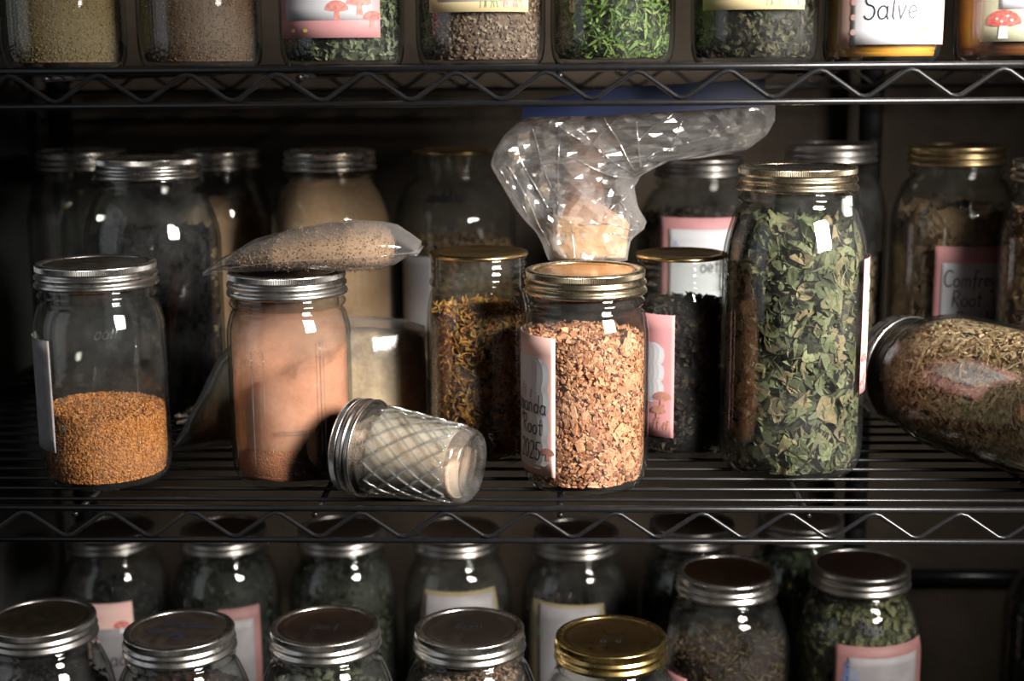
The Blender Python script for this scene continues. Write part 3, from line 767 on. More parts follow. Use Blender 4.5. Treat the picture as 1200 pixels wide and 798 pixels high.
# -- big jar lying at the right -------------------------------------------
a = RAD(30); S = (0, 0, 0, .233, .0447, .0560)
L0 = Vector((.283, .218, .0560)); dv = Vector((math.sin(a), -math.cos(a), 0)); B0 = L0+dv*.233
rot = oriented(L0-B0)
j = make_jar(*B0, .233, .0447, .0560, 'big half gallon jar of straw coloured herb lying on its side at right', hi=True, disc=DISCD, rot=rot)
STRAW = pieces_mat('straw herb', [(.30, .15, .07), (.62, .40, .20), (.84, .60, .36), (.90, .72, .47), (.74, .44, .28), (.44, .27, .13), (.58, .44, .22)], .8, 300)
filling((*B0, .233, .0447, .0560), 'straw_herb', 'straw and brown shredded herb packed in the lying jar', 'dried herb', STRAW, 'strip', 8500,
        [(.007, .022), (.0012, .0038), (1, 1)], .200, 13, tang=.7, curl=(.05, .5), depth=.006, inset=.005, bumpy=.01, ncore=.1, rot=rot,
        extra=[('chip', 5000, [(.002, .006), (.001, .003), (.0006, .0015)], .6, (0, 0), .15), ('leaf', 2000, [(.005, .012), (.003, .007), (1, 1)], .7, (.1, .6), 0)])

# ================================================================== middle shelf, rear
S = (-.4677, .430, 0, .2287, .0440, .0553)
make_jar(*S, 'empty half gallon jar at the far left of the rear row')
S = (-.3520, .260, 0, .2325, .0445, .0590)
j = make_jar(*S, 'half gallon jar of black leaves behind the golden seed jar', hi=True)
filling(S, 'black_leaves', 'nearly black dried leaves in the tall jar behind the golden seeds', 'dried leaves',
        pieces_mat('black leaf', [(.0015, .0015, .002), (.003, .003, .004)], .95, dark=.9), 'leaf', 1300, [(.006, .014), (.004, .009), (1, 1)], .165, 15, tang=.45, curl=(.1, .9), depth=.008, inset=.006, bumpy=.012, ncore=0)
S = (-.3399, .462, 0, .2261, .0430, .0530)
j = make_jar(*S, 'half gallon jar of tan powder with a domed top, rear left')
TANP = powder_mat('tan powder', [(.60, .37, .22), (.70, .44, .27), (.74, .49, .31)], 30, 600, .0003)
powder(S, 'tan_powder', 'tan powder heaped below the shoulder of the rear left jar', TANP, .158, bumpy=.003, domed=.022, seed=3)
S = (-.2141, .380, 0, .2303, .0436, .0590)
j = make_jar(*S, 'half gallon jar of tan powder filled to the neck, behind the small bag')
powder(S, 'tan_powder', 'tan powder filling a rear jar right up to its neck', TANP, .205, bumpy=.004, seed=8)
S = (-.1017, .442, 0, .2268, .0435, .0610)
j = make_jar(*S, 'rear half gallon jar with black writing on its glass and thin gold lid', has_band=False, disc=DISCG)
filling(S, 'brown_chips', 'brown chopped root in the rear jar with writing on its glass', 'dried root', pieces_mat('brown root', [(.10, .06, .03), (.24, .15, .08), (.34, .23, .13)], .8),
        'chip', 1500, [(.003, .008), (.002, .006), (.002, .004)], .135, 16, jitter=.13, bumpy=.006)
lb = patch('label', RAD(-52)*S[5], RAD(-18)*S[5], .055, .128, S[5]+.0003, PAPER, j)
writing([('Dandelion', -.028, .180, .011), ('u', -.002, .154, .016)], Conform(S, .0004), 0, j, wd=.0016)
S = (.1374, .420, 0, .2194, .0430, .0600)
j = make_jar(*S, 'dark rear jar with pink bordered label under the hanging bag corner', band=TIN2, disc=DISCD)
filling(S, 'dark_herb', 'dark brown crumbled herb in the rear jar under the hanging bag', 'dried herb', pieces_mat('dark brown herb', [(.02, .015, .012), (.05, .035, .025), (.09, .06, .04)], .7),
        'leaf', 1100, [(.005, .011), (.004, .008), (1, 1)], .165, 17, curl=(.1, .8), bumpy=.01, ncore=0)
lb = patch('label', RAD(-42)*S[5], RAD(44)*S[5], .075, .167, S[5]+.0003, PINK, j)
patch('label_panel', RAD(-33)*S[5], RAD(38)*S[5], .082, .156, S[5]+.0006, PAPER, lb)
sprigs(lb, RAD(-30)*S[5], RAD(-16)*S[5], .128, .018, S[5]+.0008, BLUP, 3); writing([('Nettle', .004, .116, .014)], S[5]+.0009, -.008, lb, wd=.0013)
S = (.2605, .408, 0, .2328, .0428, .0555)
j = make_jar(*S, 'rear half gallon jar mostly hidden behind the tall leaf jar', band=TIN2, disc=DISCD)
filling(S, 'tan_root_pieces', 'tan root slices in the rear jar behind the tall leaf jar', 'dried root', pieces_mat('tan root', [(.16, .10, .05), (.30, .20, .11), (.38, .27, .15)], .8), 'chip', 900, [(.004, .010), (.004, .008), (.002, .004)], .125, 18, jitter=.13)
S = (.3678, .365, 0, .2329, .0437, .0575)
j = make_jar(*S, 'half gallon jar of brown root lumps with handwritten pink bordered label', band=metal_mat('old gold band', (.40, .30, .16), .32), disc=DISCD)
filling(S, 'root_lumps', 'brown lumpy root pieces in the rear right labelled jar', 'dried root', pieces_mat('root lump', [(.12, .075, .04), (.24, .155, .09), (.34, .23, .14), (.28, .18, .10)], .85), 'chip', 420,
        [(.012, .026), (.010, .020), (.008, .014)], .165, 19, tang=.3, jitter=.14, depth=.012, inset=.008, extra=[('chip', 900, [(.004, .008)]*3, .3, (0, 0), .15)])
lb = patch('label', RAD(-30)*S[5], RAD(40)*S[5], .045, .146, S[5]+.0003, PINK, j)
patch('label_panel', RAD(-24)*S[5], RAD(36)*S[5], .052, .131, S[5]+.0006, PAPER, lb)
writing([('Comfrey', 0, .110, .0145), ('Root', .008, .092, .0145), ('Powder', .012, .073, .0145)], S[5]+.0009, RAD(-21)*S[5]-.001, lb, wd=.0014)
S = (.4315, .262, 0, .2260, .0437, .0525)
j = make_jar(*S, 'half gallon jar of reddish root shreds cut off by the right edge', band=TIN2, disc=DISCD)
filling(S, 'reddish_root_shreds', 'reddish brown and tan root shreds in the jar at the right edge', 'dried root', pieces_mat('reddish root', [(.10, .05, .03), (.28, .15, .08), (.42, .27, .15), (.24, .11, .06)], .8), 'chip', 1600,
        [(.004, .012), (.003, .007), (.002, .004)], .180, 20, jitter=.14, depth=.007, inset=.005)

# ================================================================== upper shelf
UP = ZU
def up(X, R, label, **k):
    S = (X, .070, UP, .168, .0445, R); return S, make_jar(*S, label, **k)
S, j = up(-.3545, .0448, 'upper shelf leftmost quart jar full of olive tan herb powder')
filling(S, 'olive_seed_powder', 'olive tan coarse powder in the leftmost upper jar', 'dried herb', pieces_mat('olive grain', [(.11, .075, .030), (.22, .160, .072), (.32, .245, .125)], .8), 'grain', 9000, [(.0010, .0020)]*3, .130, 31, depth=.001, inset=.0006, jitter=.1)
S, j = up(-.2555, .0444, 'upper shelf quart jar of small brown seeds, second from left')
filling(S, 'brown_seeds', 'small dark brown seeds in the second upper jar', 'seeds', pieces_mat('brown seed', [(.0480, .0270, .0150), (.1080, .0630, .0360), (.1800, .1140, .0720), (.0720, .0420, .0240)], .6), 'grain', 9000, [(.0012, .0024), (.001, .0016), (.001, .0014)], .130, 32, depth=.001, inset=.0006)
S, j = up(-.1531, .0448, 'upper shelf quart jar with pink label showing small mushrooms')
filling(S, 'grey_green_leaves', 'grey green leafy herb in the upper jar with the pink label', 'dried leaves', pieces_mat('grey green leaf', [(.0350, .0420, .0210), (.0910, .1190, .0560), (.1750, .2030, .1190), (.2380, .2520, .1680)], .8), 'leaf', 2400, [(.004, .009), (.003, .006), (1, 1)], .135, 33, curl=(.1, .9), depth=.005, inset=.004, ncore=0)
lb = patch('label', RAD(-60)*S[5], RAD(44)*S[5], .021, .105, S[5]+.0003, PINK, j)
patch('label_panel', RAD(-50)*S[5], RAD(36)*S[5], .033, .098, S[5]+.0006, PAPER, lb)
mushroom(lb, RAD(4)*S[5], .033, .015, S[5]+.0008, ROSEP, ROSEP, False); mushroom(lb, RAD(24)*S[5], .036, .017, S[5]+.0008, ROSEP, ROSEP, False); mushroom(lb, RAD(36)*S[5], .028, .013, S[5]+.0008, REDP, ROSEP, False)
sprigs(lb, RAD(8)*S[5], RAD(34)*S[5], .040, .018, S[5]+.0007, GRNP, 4, 3)
V, F = [], []
for zc in (.036, .046, .056, .066): blob(V, F, [(RAD(-51)*S[5]+.0016*math.cos(t), zc+.0016*math.sin(t)) for t in np.linspace(0, 2*PI, 9)[:-1]], S[5]+.0008)
mesh_obj('punched_dots', V, F, PINK, lb, smooth=False)
V, F = [], []
for uu in (-40, -26): blob(V, F, [(RAD(uu)*S[5]+.0022*math.cos(t), .026+.0013*math.sin(t)) for t in np.linspace(0, 2*PI, 9)[:-1]], S[5]+.0008)
mesh_obj('printed_flower', V, F, YELP, lb, smooth=False)
S, j = up(-.0541, .0465, 'upper shelf quart jar of brown bits with cream label, grass print')
filling(S, 'brown_herb_bits', 'brown and pinkish chopped bits in the upper jar left of the greens', 'dried herb', pieces_mat('brown bit', [(.0720, .0420, .0270), (.1560, .0960, .0660), (.2400, .1620, .1200), (.3000, .2280, .1680)], .8), 'chip', 5200, [(.0014, .0034), (.001, .0022), (.0008, .0016)], .130, 34, depth=.002, inset=.0015, jitter=.12)
def cream_label(j, R, a0, a1):
    lb = patch('label', RAD(a0)*R, RAD(a1)*R, .0375, .115, R+.0003, CREAM, j)
    patch('label_panel', RAD(a0+11)*R, RAD(a1-24)*R, .0445, .105, R+.0006, PAPER, lb)
    sprigs(lb, RAD(2)*R, RAD(20)*R, .0405, .016, R+.0008, GRNP, 6, 5); sprigs(lb, RAD(32)*R, RAD(42)*R, .0405, .012, R+.0008, GRNP, 3, 8)
    mushroom(lb, RAD(25)*R, .0405, .011, R+.0009, ROSEP, ROSEP, False); mushroom(lb, RAD(34)*R, .0405, .012, R+.0009, ROSEP, ROSEP, False)
cream_label(j, S[5], -46, 48)
S, j = up(.0396, .0440, 'upper shelf quart jar packed with bright green chopped herb')
filling(S, 'green_needles', 'bright green chopped stems and needles in the upper centre right jar', 'dried herb', pieces_mat('bright green herb', [(.0180, .0360, .0072), (.0540, .1080, .0180), (.1020, .1860, .0300), (.1560, .2400, .0540), (.2040, .2400, .0720)], .55), 'strip', 3600, [(.006, .016), (.0010, .0026), (1, 1)], .140, 35, tang=.5, curl=(.05, .5), depth=.006, inset=.006, ncore=0,
        extra=[('leaf', 700, [(.004, .008), (.002, .004), (1, 1)], .5, (.1, .8), 0)])
S, j = up(.1395, .0455, 'upper shelf quart jar of blackish green herb with cream label')
filling(S, 'dark_green_herb', 'blackish green herb in the upper jar left of the salve', 'dried herb', pieces_mat('dark green herb', [(.0120, .0120, .0060), (.0300, .0300, .0132), (.0540, .0510, .0210), (.0780, .0600, .0300)], .6), 'leaf', 2200, [(.004, .010), (.003, .006), (1, 1)], .135, 36, curl=(.1, .8), depth=.005, inset=.004, ncore=0)
cream_label(j, S[5], -58, 40)
S, j = up(.2295, .0418, 'upper shelf jar of amber salve with white handwritten label')
powder(S, 'amber_salve', 'amber yellow salve filling the labelled jar on the upper right', plain('amber salve', (.78, .38, .05), .35, col2=(.70, .33, .045), scale=12), .135, bumpy=0, cat='salve')
lb = patch('label', RAD(-58)*S[5], RAD(66)*S[5], .0135, .090, S[5]+.0003, ROSE, j)
patch('label_panel', RAD(-42)*S[5], RAD(56)*S[5], .0138, .090, S[5]+.0006, PAPER, lb)
writing([('Salve', -.0165, .0305, .0175), ('y', -.0175, .0535, .014)], S[5]+.0009, -.0065, lb, wd=.0011)
mushroom(lb, RAD(22)*S[5], .0145, .017, S[5]+.0008, ROSEP, ROSEP, False)
sprigs(lb, RAD(35)*S[5], RAD(52)*S[5], .018, .020, S[5]+.0008, ROSEP, 3, 4)
V, F = [], []
for zc in (.022, .032, .042, .052): blob(V, F, [(RAD(-40)*S[5]+.0022*math.cos(t), zc+.0022*math.sin(t)) for t in np.linspace(0, 2*PI, 9)[:-1]], S[5]+.0008)
mesh_obj('punched_dots', V, F, ROSE, lb, smooth=False)
S, j = up(.3235, .0433, 'upper shelf rightmost jar, reddish brown, label with red mushrooms')
powder(S, 'reddish_brown_extract', 'reddish brown thick extract in the rightmost upper jar', plain('reddish brown extract', (.20, .065, .022), .4, col2=(.13, .05, .025), scale=60), .130, bumpy=0, cat='extract')
lb = patch('label', RAD(-50)*S[5], RAD(50)*S[5], .0150, .095, S[5]+.0003, SAGE, j)
patch('label_panel', RAD(-33)*S[5], RAD(40)*S[5], .0365, .088, S[5]+.0006, PAPER, lb)
mushroom(lb, RAD(-29)*S[5], .0170, .022, S[5]+.0008, REDP); mushroom(lb, RAD(14)*S[5], .0170, .025, S[5]+.0008, REDP)
writing([('d', .012, .040, .015)], S[5]+.0009, -.006, lb, wd=.0011)

# ================================================================== lower shelf
BZ = ZB; BH = -.137-ZB
def low(X, Y, R, label, **k):
    S = (X, Y, BZ, BH, .0447, R); return S, make_jar(*S, label, hi=Y < .2, **k)
low_front = [
 (-.4277, .136, 'black_dried_berries', 'lower shelf jar at far left, black contents, plain bronze lid', 'black dried berries in the far left lower jar', 'dried berries', [(.010, .008, .010), (.022, .016, .018), (.035, .022, .022)], 'grain', 2200, [(.003, .006)]*3, .175, TIN2, metal_mat('bronze disc', (.42, .33, .22), .3)),
 (-.3060, .112, 'dark_red_petals', 'lower shelf second jar, dark marks scribbled on its lid', 'dark red brown petals in the second lower jar', 'dried petals', [(.03, .012, .010), (.08, .03, .02), (.12, .05, .03)], 'leaf', 1200, [(.005, .01), (.004, .008), (1, 1)], .178, TIN, metal_mat('pinkish disc', (.48, .40, .36), .35)),
 (-.1891, .122, 'pale_green_leaves', 'lower shelf third jar of pale green leaves, dark brownish lid', 'pale grey green crumbled leaves in the third lower jar', 'dried leaves', [(.06, .06, .03), (.18, .20, .12), (.32, .33, .22)], 'leaf', 1500, [(.005, .012), (.004, .008), (1, 1)], .178, TIN, metal_mat('brownish disc', (.34, .26, .23), .3)),
 (-.0713, .1185, 'pinkish_root_bits', 'lower shelf fourth jar filled with pinkish brown bits', 'pinkish brown root bits in the fourth lower jar', 'dried root', [(.16, .09, .06), (.34, .20, .14), (.48, .32, .23)], 'chip', 3000, [(.002, .005), (.0015, .004), (.001, .002)], .200, TIN, metal_mat('grey disc', (.40, .34, .30), .3)),
 (.0424, .1024, 'grey_herb', 'lower shelf fifth jar closed by a bright gold lid', 'grey brown herb in the jar under the gold lid', 'dried herb', [(.04, .035, .03), (.10, .085, .07), (.16, .14, .12)], 'leaf', 1200, [(.005, .01), (.004, .008), (1, 1)], .165, GOLD, metal_mat('dark gold disc', (.44, .30, .13), .28)),
 (.1516, .2515, 'mixed_brown_herb', 'lower shelf jar of mixed brown herb right of the gold lid', 'mixed brown and green herb in the jar right of the gold lid', 'dried herb', [(.05, .025, .015), (.13, .07, .035), (.22, .14, .07), (.12, .12, .05)], 'strip', 2600, [(.004, .010), (.0008, .002), (1, 1)], .168, TIN, metal_mat('dark brown disc', (.25, .14, .08), .3)),
 (.2738, .2705, 'green_hop_cones', 'lower shelf rightmost open view jar with pink edged blank label', 'greenish tan hop cones in the lower right labelled jar', 'dried hops', [(.10, .11, .04), (.22, .23, .09), (.34, .32, .17), (.16, .20, .06)], 'leaf', 1500, [(.007, .014), (.005, .010), (1, 1)], .200, TIN2, metal_mat('dark wine disc', (.22, .13, .10), .3)),
]
LJ = []
for i, (X, Y, nm, lj, lc, cat, cols, kd, n, sz, zt, bd, dc) in enumerate(low_front):
    cols = [tuple(c*.6 for c in q) for q in cols]  # contents colours cut to paint in the lower shelf's shade
    S, j = low(X, Y, .0578, lj, band=bd, disc=dc)
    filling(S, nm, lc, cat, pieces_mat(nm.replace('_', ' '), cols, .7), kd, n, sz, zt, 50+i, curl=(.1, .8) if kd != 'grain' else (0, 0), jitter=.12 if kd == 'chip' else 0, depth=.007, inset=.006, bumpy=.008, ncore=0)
    LJ.append((S, j))
# writing on the lids
S, j = LJ[1]
V, F = [], []
rn = random.Random(5)
for k in range(9):
    cx, cy = rn.uniform(-.021, .021), rn.uniform(-.016, .018); a0 = rn.uniform(3, 7); b0 = len(V)
    P = [(cx+a0*.0013*math.cos(t)*(1+.3*math.sin(3*t+k)), cy+a0*.0007*math.sin(t)*(1+.3*math.cos(2*t+k)), S[3]-.00225+.00002*k) for t in np.linspace(0, 2*PI, 13)[:-1]]
    V += P; F.append(tuple(b0+i for i in range(12)))
mesh_obj('lid_doodle', V, F, INK, j, smooth=False)
def lid_text(j, H, t, x, y, h, wd=.0011):
    V, F = [], []; st, W = text_strokes(t, h)
    for pl in st:
        for (x0, y0), (x1, y1) in zip(pl[:-1], pl[1:]):
            L = math.hypot(x1-x0, y1-y0) or 1e-9; nx, ny = -(y1-y0)/L*wd/2, (x1-x0)/L*wd/2; b0 = len(V)
            for a, c in ((x0-nx, y0-ny), (x1-nx, y1-ny), (x1+nx, y1+ny), (x0+nx, y0+ny)): V.append((x+a-W/2, y+c, H-.00225))
            F.append((b0, b0+1, b0+2, b0+3))
    mesh_obj('lid_writing', V, F, INK, j, smooth=False)
lid_text(LJ[2][1], BH, 'Leaf', 0, -.006, .013); lid_text(LJ[3][1], BH, 'Root', 0, .002, .012); lid_text(LJ[4][1], BH, 'o  o', 0, -.010, .010)
S, j = LJ[5]
lb = patch('label', RAD(-85)*S[5], RAD(-42)*S[5], .070, .150, S[5]+.0003, PINK, j); patch('label_panel', RAD(-85)*S[5], RAD(-47)*S[5], .075, .143, S[5]+.0006, PAPER, lb)
S, j = LJ[6]; CR = Conform(S, 0)
lb = patch('label', RAD(-32)*S[5], RAD(62)*S[5], .095, .178, CR+.0003, SHADEDPINK, j); patch('label_panel', RAD(-20)*S[5], RAD(50)*S[5], .10, .168, CR+.0006, SHADEDPAPER, lb)
sprigs(lb, RAD(-28)*S[5], RAD(-10)*S[5], .138, .028, CR+.0008, BLUP, 4, 2)
writing([('Hops', 0, .188, .012)], CR+.0004, RAD(-10)*S[5], j, wd=.0015)
# rear row of the lower shelf
low_rear = [
 (-.4401, .368, 'rear lower jar behind the far left pair of lids', 'dark_leaves', 'dark leaves in the rear lower jar furthest left', [(.012, .013, .012), (.03, .035, .03)], .165, None),
 (-.3285, .368, 'rear lower jar behind the scribbled lid', 'dark_green_leaves', 'dark green leaves in the rear lower jar behind the scribbled lid', [(.012, .018, .010), (.04, .055, .025)], .20, 'pink'),
 (-.2130, .370, 'rear lower jar behind the dark brownish lid', 'olive_leaves', 'olive leaves in the rear lower jar behind the brownish lid', [(.02, .03, .012), (.07, .085, .035)], .20, None),
 (-.0985, .366, 'rear lower jar with cream label behind the fourth lid', 'brown_leaves', 'brown leaves in the rear lower jar with the narrow cream label', [(.03, .022, .018), (.08, .06, .045)], .15, 'cream'),
 (.0180, .362, 'rear lower jar with tan edged label behind the gold lid', 'umber_leaves', 'umber leaves in the rear lower jar behind the gold lid', [(.03, .022, .018), (.07, .05, .04)], .155, 'creamL'),
 (.1330, .389, 'rear lower jar behind the mixed brown herb', 'shaded_herb', 'shaded dark herb in the rear lower jar behind the mixed brown herb', [(.012, .014, .010), (.03, .035, .02)], .19, None),
 (.2420, .402, 'rear lower jar of fresh green herb with pink label, beside hops', 'mossy_green_herb', 'mossy green herb in the rear lower jar left of the hops', [(.03, .05, .015), (.08, .13, .035), (.14, .20, .06)], .205, 'pinkR'),
]
for i, (X, Y, lj, nm, lc, cols, zt, lab) in enumerate(low_rear):
    cols = [tuple(c*.45 for c in q) for q in cols]  # stronger cut: rear row shade put into the leaf colours
    S = (X, Y, BZ, BH, .0425, .0540); j = make_jar(*S, lj, band=TIN2, disc=DISCD)
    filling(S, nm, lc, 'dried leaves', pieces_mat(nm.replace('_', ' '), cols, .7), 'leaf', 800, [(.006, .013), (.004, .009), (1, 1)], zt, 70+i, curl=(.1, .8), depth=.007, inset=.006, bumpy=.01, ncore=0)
    R = S[5]; CR = Conform(S, 0)
    if lab == 'pink': lb = patch('label', RAD(3)*R, RAD(48)*R, .07, .170, CR+.0003, SHADEDPINK, j); patch('label_panel', RAD(-6)*R, RAD(40)*R, .075, .158, CR+.0006, SHADEDPAPER, lb)
    if lab == 'cream': lb = patch('label', RAD(-38)*R, RAD(50)*R, .09, .188, CR+.0003, SHADEDCREAM, j); patch('label_panel', RAD(-33)*R, RAD(45)*R, .095, .184, CR+.0006, SHADEDPAPER, lb)
    if lab == 'creamL': lb = patch('label', RAD(-55)*R, RAD(30)*R, .06, .178, CR+.0003, SHADEDCREAM, j); patch('label_panel', RAD(-42)*R, RAD(24)*R, .065, .175, CR+.0006, SHADEDPAPER, lb); sprigs(lb, RAD(-46)*R, RAD(-34)*R, .14, .015, CR+.0008, GRNP, 3)
    if lab == 'pinkR': lb = patch('label', RAD(-10)*R, RAD(70)*R, .06, .150, CR+.0003, SHADEDPINK, j); patch('label_panel', RAD(-4)*R, RAD(60)*R, .06, .140, CR+.0006, SHADEDPAPER, lb); writing([('O', .004, .108, .014), ('n', .006, .088, .014)], CR+.0009, 0, lb, wd=.0013)
    if i == 0:
        lb = patch('label', RAD(-14)*R, RAD(34)*R, .07, .175, CR+.0003, ROSE, j); patch('label_panel', RAD(-10)*R, RAD(34)*R, .075, .150, CR+.0006, SHADEDPAPER, lb)
        mushroom(lb, RAD(22)*R, .145, .014, CR+.0008, REDP); writing([('ack', .008, .112, .016)], CR+.0009, 0, lb, wd=.0014)
S = (.4846, .325, BZ, BH, .0437, .0600)
j = make_jar(*S, 'black filled jar cut off at the bottom right corner', band=TIN2, disc=DISCD)
filling(S, 'black_tea_leaves', 'black leaves in the jar at the bottom right corner', 'dried leaves', pieces_mat('black tea', [(.008, .007, .007), (.02, .017, .015)], .7), 'leaf', 700, [(.006, .013), (.004, .009), (1, 1)], .215, 90, curl=(.1, .8), ncore=0)

# ================================================================== bags
def resample(kn, t):
    xs = [k[0] for k in kn]; return [float(np.interp(t, xs, [k[i] for k in kn])) for i in range(1, len(kn[0]))]
def pillow(kn, n, seg, disp, sc, seed, axis='x', pin=.0, ex=.8):
    """kn: (s, lo, hi, depthcentre, halfdepth) along x (lo/hi are z) or along z (lo/hi are x)"""
    V, F = [], []; s0, s1 = kn[0][0], kn[-1][0]
    for i in range(n):
        s = s0+(s1-s0)*i/(n-1); lo, hi, yc, hd = resample(kn, s)
        for k in range(seg):
            a = 2*PI*k/seg; c, d = math.cos(a), math.sin(a)
            c = math.copysign(abs(c)**ex, c); d = math.copysign(abs(d)**ex, d)
            m = (lo+hi)/2; h = (hi-lo)/2
            if axis == 'x': p = Vector((s, yc+hd*c, m+h*d))
            else: p = Vector((m+h*c, yc+hd*d, s))
            q = p*sc+Vector((seed, 0, 0)); nv = Vector((noise.noise(q), noise.noise(q+Vector((9, 3, 1))), noise.noise(q+Vector((2, 7, 5)))))
            q2 = q*3.1; nv += .45*Vector((abs(noise.noise(q2)), abs(noise.noise(q2+Vector((9, 3, 1)))), abs(noise.noise(q2+Vector((2, 7, 5))))))
            V.append(tuple(p+nv*disp))
    for i in range(n-1):
        for k in range(seg):
            k2 = (k+1) % seg; F.append((i*seg+k, i*seg+k2, (i+1)*seg+k2, (i+1)*seg+k))
    F.append(tuple(range(seg))[::-1]); F.append(tuple((n-1)*seg+k for k in range(seg)))
    return V, F
FILM = film_mat('clear bag film', .035, .07); FILM2 = film_mat('crumpled bag film', .18, .15, .19, wav=.0015, crumple=True)
CREASE = film_mat('creased film', .35, .40, .2)
FILM3 = film_mat('dusty bag film', .07, .07, .15)
# small bag of seed on the pink jar
kn = [(-.2640, .1560, .1585, .086, .010), (-.2500, .1610, .1680, .086, .028), (-.2300, .1598, .1800, .086, .040), (-.2050, .1596, .1870, .086, .046), (-.1750, .1596, .1925, .086, .048),
      (-.1500, .1597, .1950, .086, .046), (-.1330, .1590, .1945, .086, .042), (-.1200, .1640, .1905, .086, .038), (-.1120, .1700, .1850, .086, .034), (-.1040, .1735, .1790, .086, .028)]
bag = empty('small_clear_bag', (0, 0, 0)); tag(bag, 'small clear plastic bag of tan seed resting on the pink powder jar', 'bag')
V, F = pillow(kn, 60, 48, .0016, 38, 3); mesh_obj('bag_film', V, F, FILM, bag)
V, F = rod([(-.262, .070, .157), (-.235, .044, .1665), (-.20, .038, .1715), (-.16, .037, .1735), (-.13, .042, .1745), (-.104, .056, .1755)], .0004, 5); mesh_obj('side_seam', V, F, FILM3, bag)
V, F = box(-.1075, -.1015, .058, .112, .1728, .1736); o = mesh_obj('flat_bag_end', V, F, FILM3, bag)
kc = [(-.2450, .1640, .1655, .086, .010), (-.2350, .1625, .1720, .086, .026), (-.2050, .1610, .1850, .086, .042), (-.1750, .1610, .1905, .086, .044), (-.1500, .1610, .1930, .086, .042), (-.1370, .1605, .1920, .086, .037), (-.1270, .1630, .1880, .086, .028), (-.1225, .1690, .1800, .086, .016)]
cv, cf = pillow(kc, 40, 40, .0012, 38, 3)
cvn = np.array(cv); rg = np.random.default_rng(4); c0 = np.array([-.178, .086, .176])
idx = rg.integers(0, len(cvn), 7000); P = cvn[idx]+rg.normal(0, .0012, (7000, 3)); Nn = P-c0; Nn /= np.linalg.norm(Nn, axis=1)[:, None]
P = P-Nn*.0006
v, f, r = scatter('grain', P, Nn, [(.0012, .0019), (.0009, .0013), (.0008, .0012)], 6)
V, F, rr = merge([(cvn, cf, np.full(len(cvn), .4)), (v, f, r)])
o = mesh_obj('tan_seed', V, F, pieces_mat('tan seed', [(.14, .085, .045), (.26, .165, .095), (.38, .26, .165), (.20, .12, .07)], .7), None, False, rr)
tag(o, 'fine tan seed inside the small bag on the pink jar', 'seeds', None, 'stuff')

# large bag behind the pink jar
kn = [(-.3130, .001, .008, .160, .012), (-.2950, .001, .040, .162, .024), (-.2720, .001, .080, .164, .028), (-.2500, .001, .100, .165, .028), (-.2000, .001, .108, .167, .028), (-.1500, .001, .107, .170, .026), (-.1250, .001, .104, .176, .020), (-.1090, .001, .098, .180, .012)]
bag = empty('clear_storage_bag', (0, 0, 0)); tag(bag, 'clear plastic bag of beige powder standing behind the pink powder jar', 'bag')
V, F = pillow(kn, 60, 64, .0018, 22, 9, ex=.6); mesh_obj('bag_film', V, F, FILM3, bag)
kc = [(a, b_+.0012, max(b_+.004, c-.009), d, e*.88) for a, b_, c, d, e in kn][0:]
V, F = pillow(kc, 60, 64, .0016, 22, 9, ex=.6)
nt = NT('mottled beige powder'); b = nt.n('ShaderNodeBsdfPrincipled'); b.inputs['Roughness'].default_value = .9
tc = nt.n('ShaderNodeTexCoord'); sp = nt.n('ShaderNodeSeparateXYZ'); nt.l(tc.outputs['Object'], sp.inputs[0])
mot = contrast(nt, noise_fac(nt, 30, 6, .65), .3, .7); top_fac = contrast(nt, nt.math('ADD', sp.outputs[2], nt.math('MULTIPLY', mot, .05)), .055, .12)
lay2 = contrast(nt, sp.outputs[0], -.235, -.265); mx = nt.math('MAXIMUM', nt.math('MULTIPLY', top_fac, .75), nt.math('MULTIPLY', lay2, .8)); mx = nt.math('MULTIPLY', nt.math('ADD', mx, nt.math('MULTIPLY', mot, .3)), .9)
nt.l(ramp(nt, [(.58, .45, .28), (.34, .26, .155), (.17, .13, .085), (.11, .09, .06)], mx), b.inputs['Base Color']); bump(nt, b, mot, .0015); nt.l(b.outputs[0], nt.out.inputs[0])  # powder colour gets darker towards the top and the left end
o = mesh_obj('beige_powder', V, F, nt.m); tag(o, 'beige powder, darker brown towards the top, in the standing bag', 'powder', None, 'stuff')

# big zip bag behind the chips jar
bag = empty('zip_bag', (.03, .15, .157)); tag(bag, 'big crumpled clear zip bag with blue closure above the front jars', 'bag')
X0 = Vector((.03, .15, .157))
